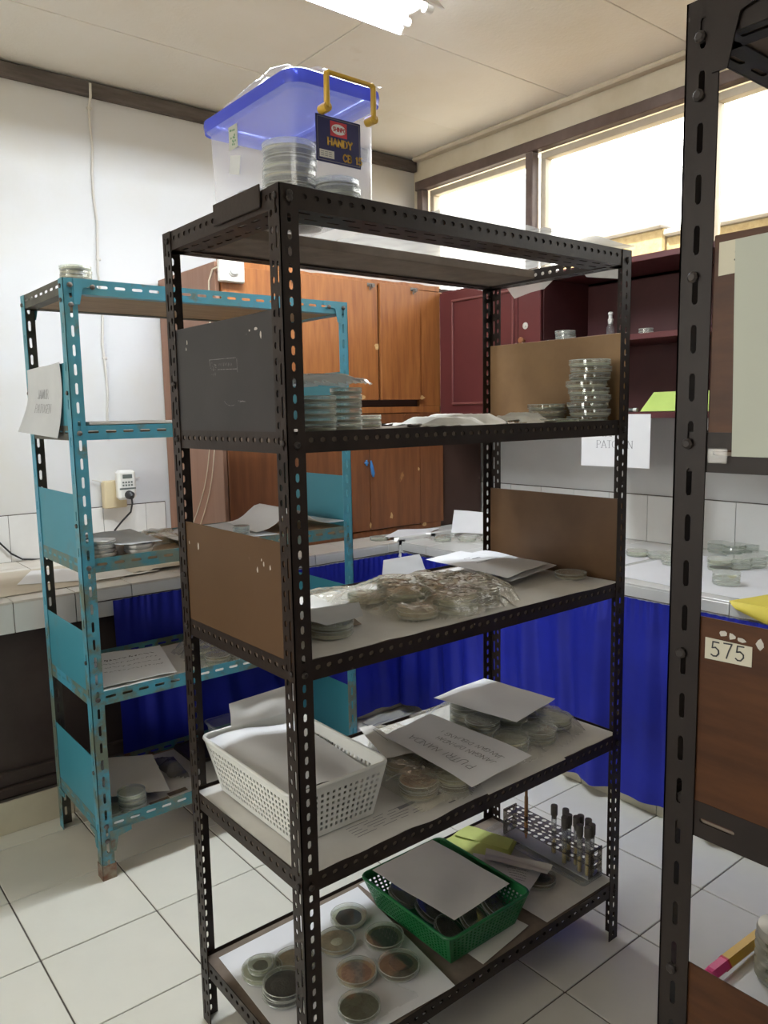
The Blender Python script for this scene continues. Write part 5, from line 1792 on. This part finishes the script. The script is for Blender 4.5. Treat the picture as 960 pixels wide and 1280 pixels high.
for k, (c, r_) in enumerate(spots):
    x = RXa + w3 * (c + .5)
    y = RYa + .0145 + r_ * .0265
    t = thing('test_tube', 'stoppered test tube in the grey rack, ' + order[k], 'test tube', (x, y, tz0 + .0035), 0, 'stoppered test tubes')
    hh_ = .118 + rg.uniform(-.006, .006)
    obj('glass_tube', MB().lathe([(0, 0), (.004, .001), (.0076, .005), (.0078, hh_), (.0070, hh_), (.0066, .006), (0, .002)], 14), M_tube_glass, t, smooth=True, local=True)
    obj('medium', MB().lathe([(0, .002), (.0055, .006), (.0055, .045 + rg.uniform(-.01, .02)), (0, .05)], 12), M_tubeliq, t, smooth=True, local=True)
    obj('stopper', MB().lathe([(0, hh_ - .012), (.0060, hh_ - .011), (.0080, hh_ - .002), (.0096, hh_), (.0100, hh_ + .028), (.0092, hh_ + .030), (0, hh_ + .030)], 14), M_cork, t, smooth=True, local=True)
y = RYa + .0145 + 9 * .0265
t = thing('pipette', 'brown-stained glass pipette standing at the back of the test tube rack', 'pipette', (RXa + w3 * 1.5, y, tz0 + .0035))
obj('stem', MB().lathe([(0, 0), (.0025, .004), (.0058, .02), (.0058, .135), (.0045, .14), (.0045, .165), (0, .165)], 12), mat('stained_glass_tube', (.34, .17, .07), .25), t, smooth=True, local=True)

# ------------------------------------------------------------------ the teal rack's load
stack(.074, 1.292, TB[0] + .0005, 6, 'on top of the teal rack', .046, .0125, ('cream',), M_dishw, seed=61)
zt2 = TB[1] + .0005
for k, (x0, x1, y0, y1, h) in enumerate(((.07, .36, 1.26, 1.52, .042), (.40, .66, 1.27, 1.55, .037))):
    nm = ['cardboard folder with pale papers on the second shelf of the teal rack', 'thin stack of pale papers beside the folder on the teal rack'][k]
    t = thing('paper_stack', nm, 'papers', ((x0 + x1) / 2, (y0 + y1) / 2, zt2))
    rn = random.Random(k)
    for q in range(4):
        a = rn.uniform(-.008, .008)
        obj('sheet', MB().bbox(x0 + a, x1 + a, y0 + rn.uniform(0, .01), y1, zt2 + q * h / 4, zt2 + q * h / 4 + h / 5, .0005), [M_kraft, M_liner, M_paper2, M_liner][q], t)
zt3 = TB[2] + .0005
stack(.095, 1.292, zt3, 4, 'of foil-topped dishes nearest the teal front post', .046, .0125, (None,), M_foil, None, .002, 62, 'foil-wrapped')
stack(.215, 1.285, zt3, 2, 'of foil-topped dishes under the grey sheet on the teal rack', .046, .0140, (None,), M_foil, None, .002, 63, 'foil-wrapped')
paper('paper_sheet', 'grey sheet draped over foil-wrapped dishes on the third teal shelf', 'paper', [(.13, 1.225, zt3 + .036), (.28, 1.245, zt3 + .031), (.27, 1.50, zt3 + .045), (.06, 1.40, zt3 + .055)], M_paper3, .004, 51)
bag('plastic_bag', 'pale bag of flat things behind the dark post on the third teal shelf', [(.26, 1.30), (.44, 1.29), (.48, 1.45), (.42, 1.60), (.27, 1.58)], zt3, [(.35, 1.40, .05, .02), (.38, 1.52, .05, .02)], M_bagw, 52, .007, .006)
paper('paper_sheet', 'creased newspaper sheet in the middle of the third teal shelf', 'paper', [(.36, 1.235, zt3 + .004), (.72, 1.24, zt3 + .004), (.74, 1.62, zt3 + .008), (.40, 1.62, zt3 + .008)], M_paper3, .006, 53)
paper('paper_sheet', 'white sheet tip beside the brown end panel on the third teal shelf', 'paper', [(.36, 1.22, zt3 + .020), (.52, 1.25, zt3 + .012), (.50, 1.52, zt3 + .018), (.33, 1.45, zt3 + .022)], M_paper, .004, 54)
paper('paper_sheet', 'tented white sheet at the right end of the third teal shelf', 'paper', [(.66, 1.30, zt3 + .010), (1.02, 1.235, zt3 + .022), (1.00, 1.50, zt3 + .020), (.70, 1.60, zt3 + .012)], M_paper, .003, 55, 14, 8, curl=lambda u, v: .065 * math.exp(-((u - .42) / .2) ** 2))
stack(.60, 1.30, zt3 + .012, 1, 'upright clear cup of the third teal shelf', .030, .03, (None,), M_tub, None, 0, 64, 'clear plastic')
zt4 = TB[3] + .0005
po = thing('paper_stack', 'pile of handwritten white sheets on the fourth shelf of the teal rack', 'papers', (.17, 1.42, zt4))
B4 = [(.058, 1.232, zt4), (.30, 1.222, zt4), (.375, 1.545, zt4), (.06, 1.62, zt4)]
for q in range(4):
    cs = [(x + .006 * math.sin(q * 2.1 + i), y + .008 * math.cos(q * 1.7 + i) + .004 * q, z_ + .004 + q * .009) for i, (x, y, z_) in enumerate(B4)]
    o, S = paper('sheet', None, None, cs, M_paper if q % 2 else M_paper2, .006, 60 + q, 10, 10, parent=po)
tx = MB()
rn = random.Random(7)
for r_ in range(4):
    v = .74 - r_ * .13
    u = .18
    while u < .9:
        l = rn.uniform(.02, .05)
        p = [S(u + k * l / 3, v + rn.uniform(-.022, .022) * (1.3 if r_ == 0 else .8), .0012) for k in range(4)]
        ribbon(tx, p, .0030 if r_ == 0 else .0018, (0, 0, 1), .0004)
        u += l + rn.uniform(.008, .03)
o = obj('handwriting', tx, M_ink, po)
o['kind'] = 'stuff'
paper('shelf_liner', 'grey paper lining the right of the fourth teal shelf', 'paper', [(.31, 1.225, zt4 + .001), (1.02, 1.225, zt4 + .001), (1.02, 1.64, zt4 + .001), (.33, 1.64, zt4 + .001)], M_liner, .0015, 71)
bumps = []
for n_, (x, y) in enumerate(((.49, 1.31), (.58, 1.30), (.47, 1.41), (.57, 1.40), (.50, 1.51), (.60, 1.50))):
    for k in range(2):
        dish((x, y, zt4 + .0035 + k * .017), '%s petri dish at %s in the tied bag on the fourth teal shelf' % (LAY[2][k], P6[n_]), .045, .0165, ('pale', 'tan', 'cream')[(n_ + k) % 3], None, 'petri dishes in the bag on the teal rack')
    bumps.append((x, y, .046, .036))
bag('plastic_bag', 'tied clear bag of petri dishes on the fourth shelf of the teal rack', [(.42, 1.26), (.53, 1.235), (.65, 1.25), (.68, 1.42), (.66, 1.56), (.52, 1.60), (.41, 1.54), (.40, 1.38)], zt4 + .003, bumps, M_bag, 72, .006, .007)
zt5 = TB[4] + .0005
paper('shelf_liner', 'white paper lining the bottom shelf of the teal rack', 'paper', [(.05, 1.222, zt5 + .001), (1.02, 1.222, zt5 + .001), (1.02, 1.64, zt5 + .001), (.05, 1.64, zt5 + .001)], M_liner, .0012, 73, 16, 8)
stack(.142, 1.282, zt5 + .0035, 4, 'at the front of the bottom teal shelf', .046, .0165, ('cream', 'pale'), M_dishw, None, .003, 65)
dish((.075, 1.300, zt5 + .0035), 'petri dish tucked beside the rusty post under the white sheet', .044, .016, 'pale', M_dishw)
paper('paper_sheet', 'white sheet propped over dishes on the bottom shelf of the teal rack', 'paper', [(.058, 1.345, zt5 + .045), (.27, 1.272, zt5 + .028), (.31, 1.52, zt5 + .060), (.10, 1.60, zt5 + .075)], M_paper2, .005, 74, 10, 10)
for k, (px, py) in enumerate(((200, 1002), (222, 990))):
    c = on(px, py, Z=zt5 + .004)
    paper('brown_label', ['small brown paper label near the front of the bottom teal shelf', 'second small brown label, further right on the bottom teal shelf'][k], 'label', [(c.x - .035, c.y - .014, zt5 + .0055), (c.x + .035, c.y - .010, zt5 + .0055), (c.x + .035, c.y + .016, zt5 + .0055), (c.x - .035, c.y + .012, zt5 + .0055)], M_kraft, .0003, 75 + k, 3, 3)
bag('plastic_bag', 'dark crumpled plastic behind the propped sheet on the bottom teal shelf', [(.31, 1.38), (.39, 1.36), (.41, 1.55), (.33, 1.60)], zt5 + .004, [(.36, 1.46, .03, .03)], clear_mat('smoky_bag', (.55, .54, .52), (.30, .29, .28), .3, .6, .15, .3), 76, .006, .01)
ty = thing('tray', 'black shallow tray at the back of the bottom teal shelf', 'tray', (.60, 1.54, zt5 + .004))
obj('shell', MB().bbox(.44, .80, 1.44, 1.63, zt5 + .004, zt5 + .016, .003), M_dark_void, ty)
obj('rim', MB().tube([(x, y, zt5 + .02) for x, y in rrect(.44, .80, 1.44, 1.63, .02, 4)] + [(.80, 1.61, zt5 + .02)], .004, 6), M_dark_void, ty)
stack(.520, 1.325, zt5 + .0035, 8, 'beside the dark post on the bottom teal shelf', .047, .0150, ('cream', 'tan'), M_dishw, None, .003, 66)
stack(.625, 1.325, zt5 + .0035, 8, 'behind the white basket on the bottom teal shelf', .047, .0150, ('cream', 'tan'), M_dishw, None, .003, 67)
tb_ = thing('plastic_tub', 'empty clear plastic tub resting on dish stacks on the bottom teal shelf', 'tub', (.575, 1.33, zt5 + .1275))
q0 = zt5 + .1275
obj('body', loft(MB(), [(.475, .675, 1.27, 1.39, .02, q0), (.468, .682, 1.263, 1.397, .022, q0 + .055)]), M_tub, tb_, smooth=True)
obj('rim', loft(MB(), [(.462, .688, 1.257, 1.403, .024, q0 + .055), (.461, .689, 1.256, 1.404, .024, q0 + .060), (.468, .682, 1.263, 1.397, .022, q0 + .060)], cap0=False), M_tub, tb_, smooth=True)

# ------------------------------------------------------------------ on the counters
zc = CZ + .0005
paper('paper_sheet', 'faded cream paper spread along the left of the back counter', 'paper', [(-.45, 1.80, zc + .002), (.36, 1.835, zc + .002), (.36, 2.28, zc + .002), (-.45, 2.30, zc + .002)], mat('cream_paper', (.60, .54, .44), .8, (.54, .47, .37), 6), .003, 81, 20, 10)
paper('paper_sheet', 'white sheet lying on the cream paper behind the teal rack end', 'paper', [(.00, 1.98, zc + .006), (.22, 1.88, zc + .006), (.34, 2.10, zc + .008), (.12, 2.24, zc + .006)], M_paper, .003, 82)
paper('paper_sheet', 'second white sheet under the teal rack shelf on the back counter', 'paper', [(.24, 1.84, zc + .006), (.52, 1.86, zc + .006), (.50, 2.12, zc + .006), (.37, 2.14, zc + .006)], M_paper2, .003, 83)
bag('paper_packet', 'brownish crumpled paper on the back counter behind the third teal shelf', [(.40, 1.86), (.80, 1.87), (.80, 2.10), (.42, 2.12)], zc + .001, [(.55, 1.97, .08, .012), (.70, 2.0, .06, .014)], MATS['cream_paper'], 84, .012, .008, cat='paper', slope=.3)
stack(1.66, 1.842, zc, 1, 'on the back counter in front of the brown cupboard', .046, .016, ('pale',), M_dishw, None, 0, 85)
paper('paper_sheet', 'white sheet lying over a petri dish on the corner of the counter', 'paper', [(1.66, 1.80, zc + .018), (1.86, 1.735, zc + .004), (2.10, 1.87, zc + .010), (1.86, 1.93, zc + .018)], M_paper, .004, 86)
tg = bag('plastic_bag', 'greenish clear bag of petri dishes lying on the corner of the counter', [(1.80, 1.52), (1.90, 1.42), (2.00, 1.28), (2.08, 1.36), (2.06, 1.56), (1.96, 1.72), (1.82, 1.70)], zc, [(1.87, 1.58, .045, .02), (1.96, 1.50, .045, .02), (2.0, 1.40, .045, .02)], M_bag, 87, .007, .006)
for k, (x, y) in enumerate(((1.87, 1.60), (1.95, 1.51), (2.01, 1.415))):
    dish((x, y, zc), '%s petri dish in the greenish bag on the counter corner' % ['rear', 'middle', 'front'][k], .044, .016, 'pale', M_dishw, 'petri dishes in the bag on the counter corner')
paper('paper_sheet', 'white sheet propped upright against bags in the counter corner', 'paper', [(1.985, 1.66, zc + .02), (2.10, 1.47, zc + .02), (2.16, 1.53, zc + .115), (2.055, 1.71, zc + .125)], M_paper, .003, 88)
paper('paper_sheet', 'white sheets on the window counter under the clear petri dishes', 'paper', [(1.78, .62, zc + .001), (1.75, -.10, zc + .001), (2.36, -.14, zc + .001), (2.38, .60, zc + .001)], M_paper, .002, 89, 14, 10)
paper('paper_sheet', 'white sheet on the window counter seen beside the dark rack', 'paper', [(1.80, .98, zc + .001), (1.79, .64, zc + .001), (2.28, .64, zc + .001), (2.30, .98, zc + .001)], M_paper, .002, 90, 10, 10)
# clear dishes on the window counter
cl = [((796, 694), 1, 'left of the near rack post, closest to the dark rack'), ((824, 697), 1, 'just left of the near rack post'), ((842, 705), 2, 'partly hidden by the left edge of the near rack post'),
      ((900, 678), 2, 'farthest back on the window counter'), ((898, 690), 2, 'in the second row on the window counter'), ((900, 712), 2, 'beside the near rack post on the window counter'),
      ((924, 710), 2, 'in the middle row of the window counter'), ((918, 693), 2, 'in the back row of the window counter'), ((908, 730), 2, 'frontmost on the window counter'),
      ((942, 708), 2, 'right of the middle row on the window counter'), ((938, 692), 2, 'in the back row at the right on the window counter'), ((955, 697), 1, 'cut off by the right edge of the photo')]
for k, ((px, py), n, w_) in enumerate(cl):
    p = on(px, py, Z=zc + .003)
    stack(p.x, p.y, zc + .0035, n, w_, .047, .022, ('pale' if k in (0, 5) else None,), None, None, .002, 90 + k, 'clear glass')
bx = bag('lying_bag', 'dark-edged clear tray of bits against the wall tiles', [(2.44, .55), (2.44, .36), (2.52, .36), (2.52, .55)], zc + .001, [(2.48, .45, .03, .012)], M_tub, 97, .01, .004)
yp = paper('paper_sheet', 'yellow paper hanging over the front edge of the window counter', 'paper', [(1.698, .055, zc + .004), (1.698, -.20, zc + .004), (2.02, -.22, zc + .004), (2.0, -.02, zc + .004)], M_yellow, .002, 98, 8, 8)
mb = MB().sheet(lambda u, v: (1.699 - .010 * math.sin(v * 2.4) * (1 if v > 0 else 0), .055 - .255 * u - .03 * v, zc + .004 - .10 * v * (.25 + .75 * u)), 8, 6, .0006)
obj('hanging_edge', mb, M_yellow, yp[0], smooth=True)

# ------------------------------------------------------------------ in the maroon cupboard
zs = 1.782 + .0005
stack(2.25, 1.165, zs, 3, 'at the left of the maroon cupboard shelf', .047, .0165, (None,), M_dishw, None, .004, 101, 'bluish-white')
t = thing('spray_bottle', 'small clear spray bottle with white pump in the maroon cupboard', 'bottle', (2.36, .995, zs))
obj('bottle_body', MB().lathe([(0, 0), (.017, 0), (.018, .003), (.018, .055), (.010, .068), (.009, .074), (0, .074)], 18), M_tub, t, smooth=True, local=True)
obj('pump', MB().lathe([(.011, .072), (.012, .082), (.013, .092), (.009, .096), (.009, .110), (.012, .113), (.012, .122), (.006, .126), (0, .126)], 16), M_white_pl, t, smooth=True, local=True)
stack(2.24, .905, zs, 1, 'lying flat in front of the spray bottle in the maroon cupboard', .050, .008, (None,), M_dishw, None, 0, 102, 'flat white')
stack(2.24, .735, zs, 1, 'seen right of the dark rack post in the maroon cupboard', .030, .022, (None,), M_dishw, None, 0, 103, 'small white')
stack(2.24, .995, zs, 1, 'thin and half hidden at the front of the maroon shelf', .035, .007, (None,), M_dishw, None, 0, 104, 'flat white')
t = thing('small_cap', 'tiny white cap at the left end of the maroon shelf', 'cap', (2.205, 1.225, zs))
obj('cap', MB().lathe([(0, 0), (.009, 0), (.010, .004), (.007, .010), (0, .011)], 12), M_white_pl, t, smooth=True, local=True)
paper('paper_sheet', 'white paper edge curling on the maroon shelf near the right post', 'paper', [(2.21, .57, zs + .002), (2.21, .44, zs + .006), (2.36, .44, zs + .004), (2.36, .60, zs + .002)], M_paper, .003, 105)
paper('paper_slip', 'small curled white slip above the maroon shelf', 'paper', [(2.30, .545, 1.85), (2.30, .46, 1.852), (2.38, .46, 1.858), (2.38, .545, 1.862)], M_paper, .002, 106) if False else None
zm = MZ0 + .0255
fo = thing('folder', 'lime green folder leaning in the bottom of the maroon cupboard', 'folder', (2.3, .54, zm))
q = [(2.212, .735, zm + .002), (2.212, .36, zm + .002), (2.275, .36, zm + .082), (2.275, .712, zm + .082)]
paper('cover', None, None, q, M_lime, .002, 107, 6, 6, .002, parent=fo)
q2 = [(x + .006, y - .006, z_ - .004 + .001) for x, y, z_ in q]
paper('inner_sheet', None, None, [(a, b, max(c, zm + .0015)) for a, b, c in q2], M_paper, .001, 108, 4, 4, .0015, parent=fo)
t = thing('marker', 'dark marker lying beside the lime folder in the maroon cupboard', 'marker', (2.22, .70, zm))
obj('barrel', MB().tube([(2.205, .80, zm + .009), (2.205, .762, zm + .009)], .008, 10), M_lcd, t, smooth=True)
obj('cap', MB().tube([(2.205, .762, zm + .009), (2.205, .745, zm + .009)], .0088, 10), M_white_pl, t, smooth=True)

# ------------------------------------------------------------------ in the near rack
zr = RT[3] - .0065
cb_ = thing('carton', 'white carton behind the lowest panel of the near rack', 'carton', (.26, -.86, zr))
obj('carton_body', MB().bbox(.075, .40, -1.12, -.745, zr + .0005, .770, .004), M_paper2, cb_)
obj('carton_flap', MB().bbox(.080, .395, -1.11, -.75, .770, .773, .001), M_paper, cb_)
mk = thing('marker_pen', 'mustard hexagonal marker with a pink cap on the white carton', 'marker', (.2, -.76, .774))
a, b = on(889, 1217, Z=.783), on(952, 1168, Z=.783)
d = (b - a).normalized()
obj('cap', MB().tube([a - d * .004, a, a + d * .028], [.007, .009, .009], 6), M_pink, mk)
obj('collar', MB().tube([a + d * .028, a + d * .031], .0098, 6), M_red, mk)
obj('barrel', MB().tube([a + d * .031, a + d * .14], .0095, 6), M_mustard, mk)
jp = on(975, 1225, Z=.774)
jr = thing('glass_jar', 'ribbed glass jar with a metal lid beside the pink-capped marker', 'jar', (jp.x, jp.y, .774))
prof = [(0, 0), (.026, 0)]
for k in range(5):
    zz_ = .004 + k * .011
    prof += [(.0275, zz_), (.030, zz_ + .004), (.030, zz_ + .007), (.0275, zz_ + .010)]
prof += [(.026, .060), (0, .060)]
obj('jar_body', MB().lathe(prof, 28), M_jar, jr, smooth='all', local=True)
obj('lid', MB().lathe([(.0285, .058), (.029, .060), (.029, .067), (.0275, .070), (.020, .0715), (0, .0715)], 28), mat('dull_metal', (.42, .40, .36), .35, metal=.6), jr, smooth=True, local=True)
